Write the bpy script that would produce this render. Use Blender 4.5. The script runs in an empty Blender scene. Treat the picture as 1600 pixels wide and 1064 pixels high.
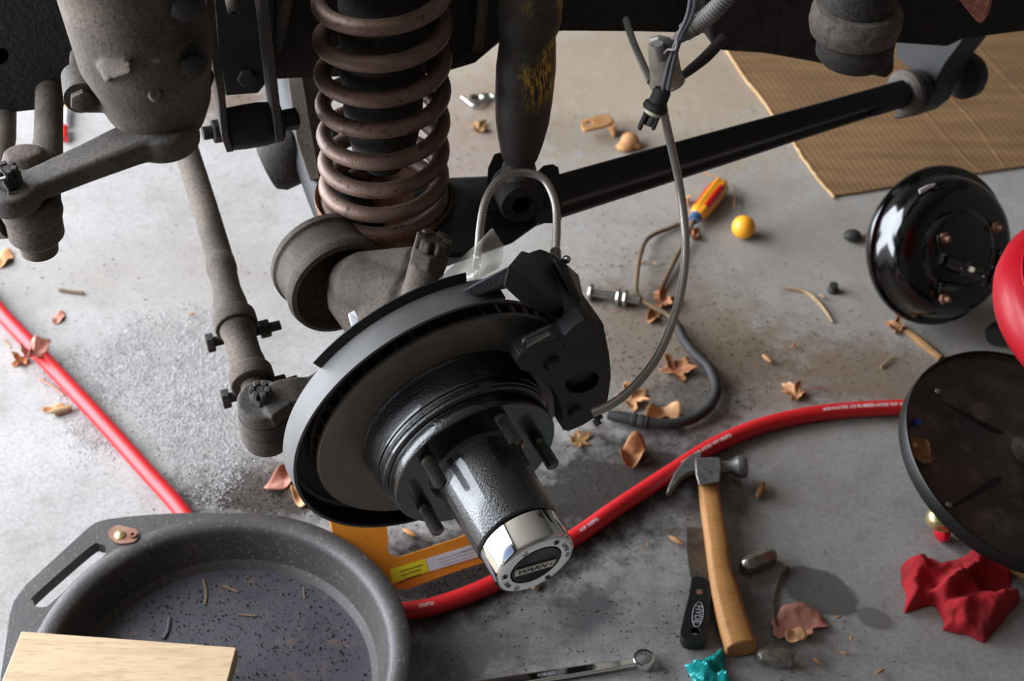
import bpy, bmesh, math, random
from mathutils import Vector, Matrix, noise
from mathutils.geometry import tessellate_polygon
random.seed(7)
SC = bpy.context.scene
V = Vector
PI = math.pi

# ------------------------------------------------------------------ camera
PITCH = math.radians(43)
FP = 2400.0
CAM = V((0, 0, 1.5))
FW = V((0, math.cos(PITCH), -math.sin(PITCH)))
RT = V((1, 0, 0))
UP = V((0, math.sin(PITCH), math.cos(PITCH)))
cd = bpy.data.cameras.new('camera'); cam_o = bpy.data.objects.new('camera', cd)
SC.collection.objects.link(cam_o); SC.camera = cam_o
cam_o.location = CAM; cam_o.rotation_euler = (math.radians(90) - PITCH, 0, 0)
cd.sensor_width = 36; cd.lens = 36 * FP / 1600; cd.clip_start = 0.05
cd.dof.use_dof = True; cd.dof.focus_distance = 1.52; cd.dof.aperture_fstop = 6.3

# ------------------------------------------------------------------ light
w = bpy.data.worlds.new('sky'); SC.world = w; w.use_nodes = True
wn = w.node_tree; bg = wn.nodes['Background']
sk = wn.nodes.new('ShaderNodeTexSky'); sk.sky_type = 'NISHITA'; sk.sun_disc = False
sk.sun_elevation = math.radians(38); sk.sun_rotation = math.radians(180); sk.dust_density = 2.5
wn.links.new(sk.outputs[0], bg.inputs[0]); bg.inputs[1].default_value = 0.07
sl = bpy.data.lights.new('sun', 'SUN'); sl.energy = 3.0; sl.angle = math.radians(1); sl.color = (1, .93, .82)
so = bpy.data.objects.new('sun', sl); SC.collection.objects.link(so)
so.rotation_euler = (math.radians(52), 0, 0)          # travels along +y: lights the driveway only
DOOR_X = -1.9
al = bpy.data.lights.new('door_daylight', 'AREA'); al.shape = 'RECTANGLE'; al.size = 2.4; al.size_y = 2.9
al.energy = 145; al.color = (.86, .92, 1.0)
ao = bpy.data.objects.new('door_daylight', al); SC.collection.objects.link(ao)
ao.location = (DOOR_X, 1.95, 1.25); ao.rotation_euler = (0, math.radians(-90), 0)
SC.view_settings.view_transform = 'Standard'; SC.view_settings.look = 'None'
SC.view_settings.gamma = 1; SC.view_settings.use_curve_mapping = False
SC.view_settings.exposure = 1.05

# ------------------------------------------------------------------ pixel <-> place
def ray(u, v): return FW + RT * ((u - 800) / FP) + UP * ((532 - v) / FP)
def cam(u, v, d): return CAM + ray(u, v) * d
def onz(u, v, z=0.0):
    r = ray(u, v); return CAM + r * ((z - CAM.z) / r.z)
def onpl(u, v, p, n):
    r = ray(u, v); return CAM + r * ((p - CAM).dot(n) / r.dot(n))
def at_y(u, v, y):
    r = ray(u, v); return CAM + r * (y / r.y)

# ------------------------------------------------------------------ materials
def srgb(c):
    if isinstance(c, str): c = [int(c[i:i+2], 16) for i in (0, 2, 4)]
    r = [(x/255/12.92 if x/255 <= .04045 else ((x/255+.055)/1.055)**2.4) for x in c]
    return (r[0], r[1], r[2], 1)
class NT:
    def __init__(s, name):
        s.m = bpy.data.materials.new(name); s.m.use_nodes = True; s.t = s.m.node_tree
        s.b = s.t.nodes['Principled BSDF']
        s.co = s.n('ShaderNodeTexCoord').outputs['Object']
    def n(s, k, **kw):
        x = s.t.nodes.new(k)
        for a, b in kw.items(): setattr(x, a, b)
        return x
    def l(s, a, b): s.t.links.new(a, b)
    def noise(s, scale, detail=4, rough=.55, co=None, dist=0):
        x = s.n('ShaderNodeTexNoise'); x.inputs['Scale'].default_value = scale
        x.inputs['Detail'].default_value = detail; x.inputs['Roughness'].default_value = rough
        x.inputs['Distortion'].default_value = dist
        s.l(co or s.co, x.inputs['Vector']); return x.outputs['Fac']
    def ramp(s, f, stops):
        x = s.n('ShaderNodeValToRGB'); e = x.color_ramp.elements
        while len(e) < len(stops): e.new(.5)
        for el, (p, c) in zip(e, stops):
            el.position = p; el.color = srgb(c) if isinstance(c, str) else (c, c, c, 1)
        s.l(f, x.inputs[0]); return x.outputs[0]
    def mix(s, f, a, b, mode='MIX'):
        x = s.n('ShaderNodeMix', data_type='RGBA', blend_type=mode)
        for k, q in ((0, f), (6, a), (7, b)):
            if isinstance(q, str): x.inputs[k].default_value = srgb(q)
            elif isinstance(q, (int, float)): x.inputs[k].default_value = q
            else: s.l(q, x.inputs[k])
        return x.outputs[2]
    def math(s, op, a, b=None):
        x = s.n('ShaderNodeMath', operation=op)
        for k, q in ((0, a), (1, b)):
            if q is None: continue
            if isinstance(q, (int, float)): x.inputs[k].default_value = q
            else: s.l(q, x.inputs[k])
        return x.outputs[0]
    def thr(s, f, lo, hi):
        x = s.n('ShaderNodeMapRange'); x.inputs[1].default_value = lo; x.inputs[2].default_value = hi
        s.l(f, x.inputs[0]); return x.outputs[0]
    def scaled(s, vec, rot=(0, 0, 0)):
        x = s.n('ShaderNodeMapping'); x.inputs['Scale'].default_value = vec; x.inputs['Rotation'].default_value = rot
        s.l(s.co, x.inputs[0]); return x.outputs[0]
    def bump(s, h, strength, dist=.001):
        x = s.n('ShaderNodeBump'); x.inputs['Strength'].default_value = strength; x.inputs['Distance'].default_value = dist
        s.l(h, x.inputs['Height']); s.l(x.outputs[0], s.b.inputs['Normal']); return x
    def set(s, **kw):
        for k, q in kw.items():
            i = s.b.inputs[k.replace('_', ' ')]
            if isinstance(q, (int, float, tuple)): i.default_value = q
            elif isinstance(q, str): i.default_value = srgb(q)
            else: s.l(q, i)
        return s
def surf(name, c1, c2, scale=25, rough=.7, metal=0, bump=.3, bscale=400, bdist=.001, speck=None, sscale=150, samt=(.48, .8), **kw):
    """two tones by noise, fine relief, optional specks of a third tone"""
    t = NT(name)
    col = t.ramp(t.noise(scale, 6), [(.32, c1), (.68, c2)])
    if speck: col = t.mix(t.thr(t.noise(sscale, 3), *samt), col, speck)
    t.set(Base_Color=col, Roughness=rough, Metallic=metal, **kw)
    if bump: t.bump(t.noise(bscale, 4), bump, bdist)
    return t.m

M = {}
M['dust'] = surf('dusty_brown_iron', '3a3129', '64574b', 14, .85, 0, .5, 350, .0012, '2a231e', 260)
M['dustgrey'] = surf('dusty_grey_iron', '3a342f', '625a52', 16, .75, 0, .5, 350, .001, '2c2723', 240)
M['darkiron'] = surf('grimy_dark_iron', '1c1816', '322b27', 22, .8, 0, .6, 220, .0015, '453b34', 200)
M['frame'] = surf('frame_black', '121110', '1f1b19', 15, .75, 0, .7, 180, .002, '2c2522', 160)
M['black'] = surf('blackened_steel', '0e0e0e', '181716', 25, .6, 0, .3, 300, .001)
M['spring'] = surf('rusty_spring_steel', '6a5044', '8c7264', 22, .48, .3, .6, 420, .001, '4c372c', 90, (.6, .7))
M['springrust'] = surf('orange_rust', '7a5438', '8f6a4a', 40, .8, 0, .5, 400, .001, '553a28', 200)
M['gloss'] = surf('gloss_black_enamel', '060606', '0b0b0c', 20, .22, 0, .5, 330, .0014, Coat_Weight=.6, Coat_Roughness=.1)
M['cast'] = surf('textured_black_casting', '0c0c0d', '131314', 20, .16, 0, .55, 450, .0018, Specular_IOR_Level=.8, Coat_Weight=.8, Coat_Roughness=.1)
M['satin'] = surf('satin_black_caliper', '101011', '1a1a1c', 20, .5, 0, .35, 420, .0012)
M['rough_black'] = surf('pebbled_black_iron', '2b2b2f', '3c3c42', 20, .65, 0, .8, 380, .0018)  # tone lifted to put the light on the caliper bracket into the colour
M['shield'] = surf('grey_sheet_steel', '525150', '5e5c5a', 30, .55, .1, .25, 300, .0006)
M['shieldin'] = surf('black_shield_inside', '0b0b0b', '151514', 30, .5, 0, .2, 300, .0006)
M['rotor'] = surf('turned_rotor_iron', '6e665f', '7b736a', 60, .45, .2, .12, 500, .0004)
M['rotorrust'] = surf('rotor_rim_rust', '4a3b34', '5f4d44', 60, .7, .2, .3, 400, .0008)
M['stud'] = surf('plated_stud_steel', '55524e', '77736e', 60, .35, .9, .1, 400, .0004)
M['chrome'] = NT('chrome').set(Base_Color='ecebe8', Metallic=1.0, Roughness=.05).m
M['steel'] = surf('bright_steel', 'a09d98', 'c2bfb9', 40, .3, 1.0, .1, 300, .0004)
M['hammersteel'] = surf('grey_hammer_steel', '6f6d6a', '8b8884', 40, .4, .7, .2, 300, .0006, '55504b', 150)
M['navy'] = NT('dial_dark_plastic').set(Base_Color='05061a', Roughness=.3, Specular_IOR_Level=.25).m
M['plate'] = NT('nameplate_silver').set(Base_Color='efe6d6', Roughness=.5).m
M['ink'] = NT('black_ink').set(Base_Color='15151c', Roughness=.6).m
M['whiteink'] = NT('white_ink').set(Base_Color='e6dcd8', Roughness=.7).m
M['palegrey_ink'] = NT('grey_ink').set(Base_Color='8e8c92', Roughness=.7).m
M['rubber'] = surf('aged_black_rubber', '1d1b1a', '2c2927', 30, .7, 0, .4, 250, .001)
M['crackrubber'] = surf('dusty_cracked_rubber', '4b413a', '665a51', 25, .85, 0, .7, 120, .002, '2a231f', 130)
M['pipe'] = surf('grey_pipe', '77736e', '8e8984', 40, .45, .4, .2, 300, .0005)
M['wire'] = surf('grey_wire_jacket', '55535a', '6d6b70', 60, .5, 0, .1, 300, .0004)
M['conduit'] = surf('grey_conduit', '6e6a66', '86817b', 40, .55, 0, .2, 300, .0005)
M['bracketdust'] = surf('dusty_tan_bracket', '5d5347', '7b7062', 16, .7, .1, .3, 250, .0007, '5d5046', 120)
M['tan'] = surf('tan_dusty_steel', '948a7b', 'b3a898', 16, .7, .1, .3, 250, .0007, '6d6052', 60)
M['clear'] = surf('cream_plastic_ring', 'd8cfae', 'e6dfc8', 40, .5, 0, 0)
M['pan'] = surf('grey_brown_pan_plastic', '2d2928', '3d3733', 14, .5, 0, .35, 300, .0008, '6a6058', 220, (.58, .8))
M['panfloor'] = surf('oily_pan_floor', '2b2a31', '3a373d', 16, .42, 0, .3, 420, .001, '4a3c36', 60, (.6, .68))
M['redhose'] = surf('red_hose_rubber', 'c0161c', 'cc2026', 12, .45, 0, .1, 200, .0004)
M['redvinyl'] = surf('red_vinyl', 'c80f22', 'd0162a', 8, .35, 0, .2, 500, .0005)
M['boostergloss'] = surf('booster_black_enamel', '050505', '090909', 12, .14, 0, .08, 90, .0006, Coat_Weight=.6, Coat_Roughness=.05)
M['tray'] = surf('scuffed_black_tray', '2c2825', '4c453f', 9, .5, 0, .3, 250, .0008, '6a5f56', 24, (.52, .75))
M['blackedge'] = surf('black_painted_rim', '0b0a0a', '131211', 30, .4, 0, .2, 300, .0006)
M['copper'] = surf('rusty_nut', '7a5040', '94705c', 60, .5, .4, .3, 300, .0006)
M['brass'] = surf('brass_plating', 'c9b07a', 'd8c490', 30, .3, .8, .1, 200, .0004)
M['orange'] = surf('orange_enamel', 'd17c1a', 'df8a24', 12, .45, 0, .2, 200, .0006, 'b0651a', 80, (.64, .72))
M['yellow'] = surf('yellow_sticker', 'e0cf1e', 'e8d92e', 30, .55, 0, 0)
M['white'] = surf('white_sticker', 'c9c9cc', 'dadadc', 30, .6, 0, 0)
M['putty_blade'] = surf('rusty_knife_blade', '4a3c33', '655548', 35, .5, .4, .3, 250, .0006, '33302e', 80)
M['blackplastic'] = surf('black_handle_plastic', '0f1012', '17181a', 30, .4, 0, .2, 300, .0005)
M['nut'] = surf('dark_plated_nut', '7f796c', 'a09a8c', 40, .32, .6, .2, 300, .0005, '4a4038', 90)
M['teal'] = surf('teal_foil', '0d8d8c', '16a3a0', 30, .3, .3, .3, 60, .002)
M['rag'] = surf('red_shop_cloth', '9c141d', 'b31d27', 14, .95, 0, .5, 700, .0012, '4e0d12', 12, (.5, .75))
M['leaf'] = surf('dry_leaf_tan', '8d5734', 'b07a4c', 40, .7, 0, .5, 150, .001, '83462a', 60)
M['leafpink'] = surf('dry_leaf_pinkish', 'a56a58', 'bf8673', 40, .7, 0, .5, 150, .001, '93503f', 60)
M['leafpale'] = surf('dry_leaf_pale', 'b37f52', 'cc9c6c', 40, .7, 0, .4, 150, .001, 'a86f48', 60)
M['leafbrown'] = surf('dry_leaf_brown', '7d5a34', '97713f', 40, .7, 0, .4, 150, .001, '5a3d24', 60)
M['twig'] = surf('dry_stem', '8f7350', 'a98b66', 60, .8, 0, .3, 200, .0005)
M['darktwig'] = surf('dark_twig', '54422f', '6d563c', 60, .8, 0, .3, 200, .0005)
M['seed'] = surf('dry_seed', 'a06e42', 'bb8a58', 60, .7, 0, .3, 200, .0004)
M['ball'] = surf('orange_speckled_ball', 'ec9a1c', 'f2ab2c', 30, .45, 0, .3, 120, .001, '7a4a12', 130, (.68, .73))
M['redhandle'] = NT('red_clear_handle').set(Base_Color='b81a12', Roughness=.2, Coat_Weight=.5).m
M['amber'] = NT('amber_clear_handle').set(Base_Color='d8901c', Roughness=.2, Coat_Weight=.5).m
M['blueferrule'] = NT('blue_ferrule').set(Base_Color='4a6f96', Roughness=.4, Metallic=.5).m
M['rustbracket'] = surf('light_rust', '8f6238', 'ab7d4c', 50, .85, 0, .4, 300, .0008, '8a5a34', 120)
M['rusttip'] = surf('flaky_red_rust', '8a4a38', 'b07060', 90, .85, 0, .8, 250, .002, 'd0a898', 160)
M['granule'] = surf('absorbent_clay', '95918f', 'b9b5b4', 60, .9, 0, 0)
M['grit'] = surf('brown_grit', '3d2f25', '6b5442', 60, .9, 0, 0)
M['blackgrit'] = surf('black_grit', '241f1d', '3a322d', 60, .8, 0, 0)
M['sludge'] = surf('dark_sludge', '1d1a19', '352b27', 40, .7, 0, 0)
M['pinkscrap'] = NT('white_tape').set(Base_Color='dcdbe2', Roughness=.35).m
M['blueplastic'] = NT('blue_plastic').set(Base_Color='2a4fa0', Roughness=.4).m
M['wall'] = surf('painted_plaster', '6b665e', '767068', 6, .9, 0, .2, 60, .002)
M['drive'] = surf('sunlit_driveway', '9c9488', 'aaa297', 4, .9, 0, .3, 80, .002)

def braid():
    t = NT('clear_coated_steel_braid')
    uvn = t.n('ShaderNodeTexCoord').outputs['UV']
    mp = t.n('ShaderNodeMapping'); mp.inputs['Scale'].default_value = (6, 900, 1); mp.inputs['Rotation'].default_value = (0, 0, 0)
    t.l(uvn, mp.inputs[0])
    ck = t.n('ShaderNodeTexChecker'); ck.inputs['Scale'].default_value = 1.0; t.l(mp.outputs[0], ck.inputs['Vector'])
    ck.inputs['Color1'].default_value = srgb('b5aca4'); ck.inputs['Color2'].default_value = srgb('8a827a')
    t.set(Base_Color=ck.outputs[0], Metallic=.6, Roughness=.35, Coat_Weight=.5, Coat_Roughness=.12)
    t.bump(ck.outputs['Fac'], .25, .0005); return t.m
M['braid'] = braid()
def wood(name, c1, c2, dark, ang, sc):
    t = NT(name)
    co = t.scaled((sc[0], sc[1], sc[2]), (0, 0, ang))
    g = t.noise(1.0, 5, .6, co, 1.2)
    col = t.ramp(g, [(.3, c1), (.55, c2), (.7, c1)])
    f = t.noise(1.0, 3, .6, t.scaled((sc[0]*6, sc[1]*14, sc[2]*6), (0, 0, ang)))
    col = t.mix(t.thr(f, .55, .8), col, dark)
    t.set(Base_Color=col, Roughness=.6); t.bump(f, .2, .0006); return t.m
M['pine'] = wood('pine_lumber', 'ab8d68', 'bda27e', '8f7050', .07, (7, 40, 40))
M['hickory'] = wood('varnished_hickory', 'a06a34', 'b27c43', '75491f', -1.4, (10, 90, 90))
def cardboard():
    t = NT('corrugated_cardboard')
    e_ = onz(1302, 308) - onz(1140, 86); a = -math.atan2(e_.y, e_.x)
    co = t.scaled((1, 1, 1), (0, 0, a))
    wv = t.n('ShaderNodeTexWave', wave_type='BANDS', bands_direction='Y'); wv.inputs['Scale'].default_value = 30
    wv.inputs['Distortion'].default_value = 1.0; wv.inputs['Detail'].default_value = 2
    t.l(co, wv.inputs['Vector'])
    st = t.noise(1, 4, .6, t.scaled((4, 40, 4), (0, 0, a)))
    col = t.ramp(st, [(.3, '664a2e'), (.7, '86653f')])
    col = t.mix(t.math('MULTIPLY', wv.outputs['Fac'], .18), col, '553a22')
    col = t.mix(t.math('MULTIPLY', t.thr(t.noise(5, 4), .52, .7), .5), col, '5a4029')
    t.set(Base_Color=col, Roughness=.85); t.bump(wv.outputs['Fac'], .3, .001); return t.m
M['cardboard'] = cardboard()
M['cardedge'] = surf('torn_cardboard_edge', 'b08a5c', 'c7a274', 60, .9, 0, .3, 300, .001)
def film():
    t = NT('clear_plastic_film')
    t.set(Base_Color='bdb6aa', Roughness=.15, Alpha=.38, Specular_IOR_Level=.8)
    t.bump(t.noise(45, 3), .5, .004); return t.m
M['film'] = film()
def shock_paint():
    t = NT('worn_shock_paint')
    col = t.ramp(t.noise(16, 6), [(.3, '2c2420'), (.7, '43382f')])
    col = t.mix(t.thr(t.noise(24, 4), .56, .7), col, '3a4444')
    col = t.mix(t.thr(t.noise(40, 4), .6, .72), col, '57361f')
    streak = t.noise(1, 5, .75, t.scaled((420, 420, 45)))
    sep = t.n('ShaderNodeSeparateXYZ'); t.l(t.co, sep.inputs[0])
    side = t.math('ADD', sep.outputs[0], t.math('MULTIPLY', t.noise(14, 3), .05))
    msk = t.math('MULTIPLY', t.thr(side, .019, .030), t.thr(sep.outputs[2], .075, .105))
    msk = t.math('MULTIPLY', msk, t.thr(t.noise(9, 3), .42, .5))
    col = t.mix(t.math('MULTIPLY', msk, t.thr(streak, .48, .54)), col, 'c79a1e')
    t.set(Base_Color=col, Roughness=.6); t.bump(t.noise(200, 4), .5, .0012); return t.m
M['shock'] = shock_paint()
def concrete():
    t = NT('stained_concrete')
    col = t.ramp(t.noise(2.6, 7, .6), [(.3, '8b8784'), (.7, 'a4a19e')])
    col = t.mix(t.math('MULTIPLY', t.thr(t.noise(7, 7, .7), .46, .72), .55), col, '7b7269')
    col = t.mix(t.math('MULTIPLY', t.thr(t.noise(22, 7, .75), .5, .72), .45), col, '6f6962')
    col = t.mix(t.math('MULTIPLY', t.thr(t.noise(170, 4, .7), .45, .75), .5), col, '67625e')
    col = t.mix(t.math('MULTIPLY', t.thr(t.noise(90, 5, .7), .56, .75), .35), col, 'b9b6b3')
    def blob(u, v, ru, rv, rot, amt, c, col, fz=.35, ns=30):
        p = onz(u, v); a = onz(u + ru, v); b = onz(u, v + rv)
        mp = t.n('ShaderNodeVectorMath', operation='SUBTRACT'); mp.inputs[1].default_value = p; t.l(t.co, mp.inputs[0])
        rr = t.n('ShaderNodeVectorRotate', rotation_type='Z_AXIS'); rr.inputs['Angle'].default_value = rot; t.l(mp.outputs[0], rr.inputs[0])
        sc = t.n('ShaderNodeVectorMath', operation='MULTIPLY'); sc.inputs[1].default_value = (1/(a-p).length, 1/(b-p).length, 0); t.l(rr.outputs[0], sc.inputs[0])
        ln = t.n('ShaderNodeVectorMath', operation='LENGTH'); t.l(sc.outputs[0], ln.inputs[0])
        d = t.math('ADD', ln.outputs['Value'], t.math('MULTIPLY', t.math('SUBTRACT', t.noise(ns, 6, .72), .5), 2.4 if fz > .3 else .7))
        return t.mix(t.math('MULTIPLY', t.thr(d, 1 + fz*.7, 1 - fz*.7), amt), col, c)
    for a in [(1200, 450, 460, 260, 0, .35, '84745f', .8), (1000, 120, 340, 120, .1, .6, '9c8462', .8), (740, 240, 90, 120, .2, .5, '7d6653', .6),
              (1040, 530, 170, 110, .2, .65, '6b5a48', .6), (1370, 590, 130, 55, .3, .7, '6e5b47', .5), (1190, 560, 120, 60, .2, .5, '73614f', .6), (930, 215, 130, 32, .1, .4, '6f6456', .6),
              (850, 980, 280, 90, 0, .6, '5b5756', .7), (950, 765, 190, 85, -.5, 1.0, '38332f', .6), (700, 890, 210, 70, -.3, 1.0, '251f1c', .6), (430, 772, 140, 50, 0, 1.0, '2b2019', .5),
              (915, 955, 62, 30, -.7, .7, '3d343a', .6), (350, 150, 70, 50, 0, .8, '57402f', .6), (1090, 620, 60, 36, .2, .6, '3a3430', .6), (1160, 570, 70, 45, .2, .45, '564839', .6),
              (730, 1015, 100, 60, .2, .6, '3a3634', .7), (1100, 790, 80, 30, -.2, .5, '4c4845', .6), (1140, 960, 60, 70, .2, .5, '454140', .6), (500, 690, 160, 90, 0, .4, '6a625c', .7),
              (1282, 924, 62, 34, .55, .8, '4b4642', .12), (1368, 967, 30, 16, .5, .65, '54504a', .2), (80, 440, 110, 40, 0, .4, '8a8178', .6), (330, 420, 150, 60, 0, .3, '8a7d70', .7)]:
        col = blob(*a[:7], col, a[7])
    sp = t.thr(t.noise(75, 5, .75), .64, .70)
    big = t.thr(t.noise(4.5, 4), .44, .6)
    col = t.mix(t.math('MULTIPLY', t.math('MULTIPLY', sp, big), .75), col, '3e3833')
    t.set(Base_Color=col, Roughness=.75, Specular_IOR_Level=.35)
    h = t.math('ADD', t.noise(220, 5), t.math('MULTIPLY', t.noise(30, 4), 2)); t.bump(h, .25, .0015); return t.m
M['concrete'] = concrete()

# ------------------------------------------------------------------ mesh builder
ORG = {}
def spline(pts, n=8, closed=False):
    P = [V(p) for p in pts]; out = []
    m = len(P); rng = range(m if closed else m - 1)
    for i in rng:
        p1, p2 = P[i], P[(i+1) % m]
        p0 = P[i-1] if (i > 0 or closed) else p1*2 - p2
        p3 = P[(i+2) % m] if (i + 2 < m or closed) else p2*2 - p1
        for k in range(n):
            s = k / n
            out.append(.5*((2*p1) + (p2-p0)*s + (2*p0-5*p1+4*p2-p3)*s*s + (3*p1-p0-3*p2+p3)*s**3))
    if not closed: out.append(P[-1])
    return out
def lerp_list(vals, n):
    out = []; m = len(vals)
    for i in range(n):
        f = i*(m-1)/max(1, n-1); k = min(int(f), m-2); out.append(vals[k]+(vals[k+1]-vals[k])*(f-k))
    return out
def perp(a):
    a = a.normalized(); b = V((0, 0, 1)) if abs(a.z) < .9 else V((1, 0, 0))
    x = a.cross(b).normalized(); return x, a.cross(x).normalized()
class G:
    def __init__(s): s.v = []; s.f = []; s.uv = []
    def add(s, vs, fs, uvs=None):
        b = len(s.v); s.v += [V(x) for x in vs]; s.f += [tuple(i+b for i in f) for f in fs]
        s.uv += uvs if uvs else [None]*len(fs); return s
    def sweep(s, path, sec, scales=None, up=None, caps=True, closed=False):
        """sec: list of (a,b) in the frame (side, up)"""
        P = [V(p) for p in path]; n = len(P); m = len(sec); vs = []; fs = []; uvs = []
        sc = scales or [1]*n
        tang = []
        for i in range(n):
            a = P[i-1] if (i > 0 or closed) else P[i]; b = P[(i+1) % n] if (i < n-1 or closed) else P[i]
            tang.append((b-a).normalized())
        if up is None: x, y = perp(tang[0])
        ln = 0; L = []
        for i in range(n):
            t = tang[i]
            if up is not None:
                x = t.cross(up).normalized(); y = x.cross(t).normalized()
            else:
                x = (x - t*x.dot(t)).normalized(); y = t.cross(x).normalized()
            if i: ln += (P[i]-P[i-1]).length
            L.append(ln)
            k = sc[i]; k = k if isinstance(k, tuple) else (k, k)
            vs += [P[i] + x*(a*k[0]) + y*(b*k[1]) for a, b in sec]
        for i in range(n if closed else n-1):
            j = (i+1) % n
            for q in range(m):
                r = (q+1) % m
                fs.append((i*m+q, i*m+r, j*m+r, j*m+q))
                uvs.append(((q/m, L[i]), ((q+1)/m, L[i]), ((q+1)/m, L[j]), (q/m, L[j])))
        if caps and not closed:
            fs += [tuple(range(m))[::-1], tuple((n-1)*m+q for q in range(m))]; uvs += [None, None]
        return s.add(vs, fs, uvs)
    def tube(s, path, r, seg=12, caps=True, closed=False, flat=1):
        n = len(path)
        if not isinstance(r, (list, tuple)): r = [r]*n
        elif len(r) != n: r = lerp_list(list(r), n)
        return s.sweep(path, [(math.cos(2*PI*q/seg), flat*math.sin(2*PI*q/seg)) for q in range(seg)], list(r), None, caps, closed)
    def lathe(s, prof, o, ax, seg=48, a0=0, a1=2*PI, x=None):
        """prof: (r, h) list"""
        ax = V(ax).normalized()
        if x is None: x, y = perp(ax)
        else: x = V(x).normalized(); y = ax.cross(x).normalized()
        full = abs(a1-a0-2*PI) < 1e-6; n = seg if full else seg+1; m = len(prof)
        vs = [V(o) + ax*h + (x*math.cos(a0+(a1-a0)*i/seg) + y*math.sin(a0+(a1-a0)*i/seg))*max(r, 1e-5) for i in range(n) for r, h in prof]
        fs = []
        for i in range(seg):
            j = (i+1) % n
            for q in range(m-1): fs.append((i*m+q, j*m+q, j*m+q+1, i*m+q+1))
        return s.add(vs, fs)
    def cyl(s, a, b, r, seg=24, r2=None):
        a, b = V(a), V(b); d = b-a; r2 = r if r2 is None else r2
        return s.lathe([(0, 0), (r, 0), (r2, d.length), (0, d.length)], a, d, seg)
    def hexn(s, a, b, r, rot=0, seg=6):
        a, b = V(a), V(b); d = b-a; h = d.length; x, y = perp(d)
        x2 = x*math.cos(rot) + y*math.sin(rot)
        return s.lathe([(0, 0), (r*.92, 0), (r, h*.1), (r, h*.9), (r*.88, h), (0, h)], a, d, seg, x=x2)
    def plate(s, outer, holes=(), vec=(0, 0, 1)):
        vec = V(vec); loops = [[V(p) for p in outer]] + [[V(p) for p in h] for h in holes]
        flat = [p for l in loops for p in l]; n = len(flat)
        tri = tessellate_polygon(loops)
        fs = [tuple(t) for t in tri] + [tuple(i+n for i in t[::-1]) for t in tri]; b = 0
        for l in loops:
            m = len(l)
            for i in range(m): fs.append((b+i, b+(i+1) % m, n+b+(i+1) % m, n+b+i))
            b += m
        return s.add(flat + [p+vec for p in flat], fs)
    def box(s, c, sx, sy, sz, X=(1, 0, 0), Y=(0, 1, 0), Z=(0, 0, 1)):
        c = V(c); X, Y, Z = V(X), V(Y), V(Z)
        vs = [c + X*(i*sx/2) + Y*(j*sy/2) + Z*(k*sz/2) for i in (-1, 1) for j in (-1, 1) for k in (-1, 1)]
        return s.add(vs, [(0, 1, 3, 2), (4, 6, 7, 5), (0, 4, 5, 1), (2, 3, 7, 6), (0, 2, 6, 4), (1, 5, 7, 3)])
    def hull(s, pts):
        bm = bmesh.new()
        for p in pts: bm.verts.new(p)
        r = bmesh.ops.convex_hull(bm, input=bm.verts)
        bm.verts.ensure_lookup_table(); bm.verts.index_update()
        s.add([v.co.copy() for v in bm.verts], [tuple(v.index for v in f.verts) for f in bm.faces]); bm.free(); return s
    def ball(s, c, r, sub=2, sc=(1, 1, 1)):
        bm = bmesh.new(); bmesh.ops.create_icosphere(bm, subdivisions=sub, radius=1)
        bm.verts.index_update()
        s.add([V(c) + V((v.co.x*r*sc[0], v.co.y*r*sc[1], v.co.z*r*sc[2])) for v in bm.verts], [tuple(v.index for v in f.verts) for f in bm.faces]); bm.free(); return s
    def build(s, name, mat, parent=None, origin=None, bevel=0, remesh=0, sm=4, sub=0, sharp=38, flat=False, solid=0, kind=None, label=None, cat=None, group=None):
        if parent is not None: L = ORG[parent.name]
        elif origin is not None: L = V(origin)
        else:
            xs = [p.x for p in s.v]; ys = [p.y for p in s.v]
            L = V(((min(xs)+max(xs))/2, (min(ys)+max(ys))/2, min(p.z for p in s.v)))
        me = bpy.data.meshes.new(name)
        me.from_pydata([p - L for p in s.v], [], s.f)
        if any(u for u in s.uv):
            uvl = me.uv_layers.new(name='UVMap')
            for poly, u in zip(me.polygons, s.uv):
                if u:
                    for li, q in zip(poly.loop_indices, u): uvl.data[li].uv = q
        bm = bmesh.new(); bm.from_mesh(me)
        bmesh.ops.remove_doubles(bm, verts=bm.verts, dist=1e-5) if not any(s.uv) else None
        bmesh.ops.recalc_face_normals(bm, faces=bm.faces); bm.to_mesh(me); bm.free()
        if not flat:
            me.polygons.foreach_set('use_smooth', [True]*len(me.polygons))
            if not remesh: me.set_sharp_from_angle(angle=math.radians(sharp))
        me.materials.append(M[mat] if isinstance(mat, str) else mat)
        o = bpy.data.objects.new(name, me); SC.collection.objects.link(o)
        if parent is not None: o.parent = parent
        else: o.location = L
        ORG[o.name] = L
        if solid:
            q = o.modifiers.new('solid', 'SOLIDIFY'); q.thickness = solid; q.offset = 0
        if bevel:
            q = o.modifiers.new('bevel', 'BEVEL'); q.width = bevel; q.segments = 2; q.limit_method = 'ANGLE'; q.angle_limit = math.radians(40)
        if remesh:
            q = o.modifiers.new('remesh', 'REMESH'); q.mode = 'VOXEL'; q.voxel_size = remesh; q.use_smooth_shade = True
            q = o.modifiers.new('smooth', 'SMOOTH'); q.iterations = sm; q.factor = .5
        if sub:
            q = o.modifiers.new('sub', 'SUBSURF'); q.levels = sub; q.render_levels = sub
        tag(o, label, cat, group, kind); return o
def tag(o, label=None, cat=None, group=None, kind=None):
    for k, q in (('label', label), ('category', cat), ('group', group), ('kind', kind)):
        if q: o[k] = q
    return o
def thing(name, label, cat, loc, group=None):
    o = bpy.data.objects.new(name, None); SC.collection.objects.link(o); o.location = loc; o.empty_display_size = .05
    ORG[o.name] = V(loc); return tag(o, label, cat, group)
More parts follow.
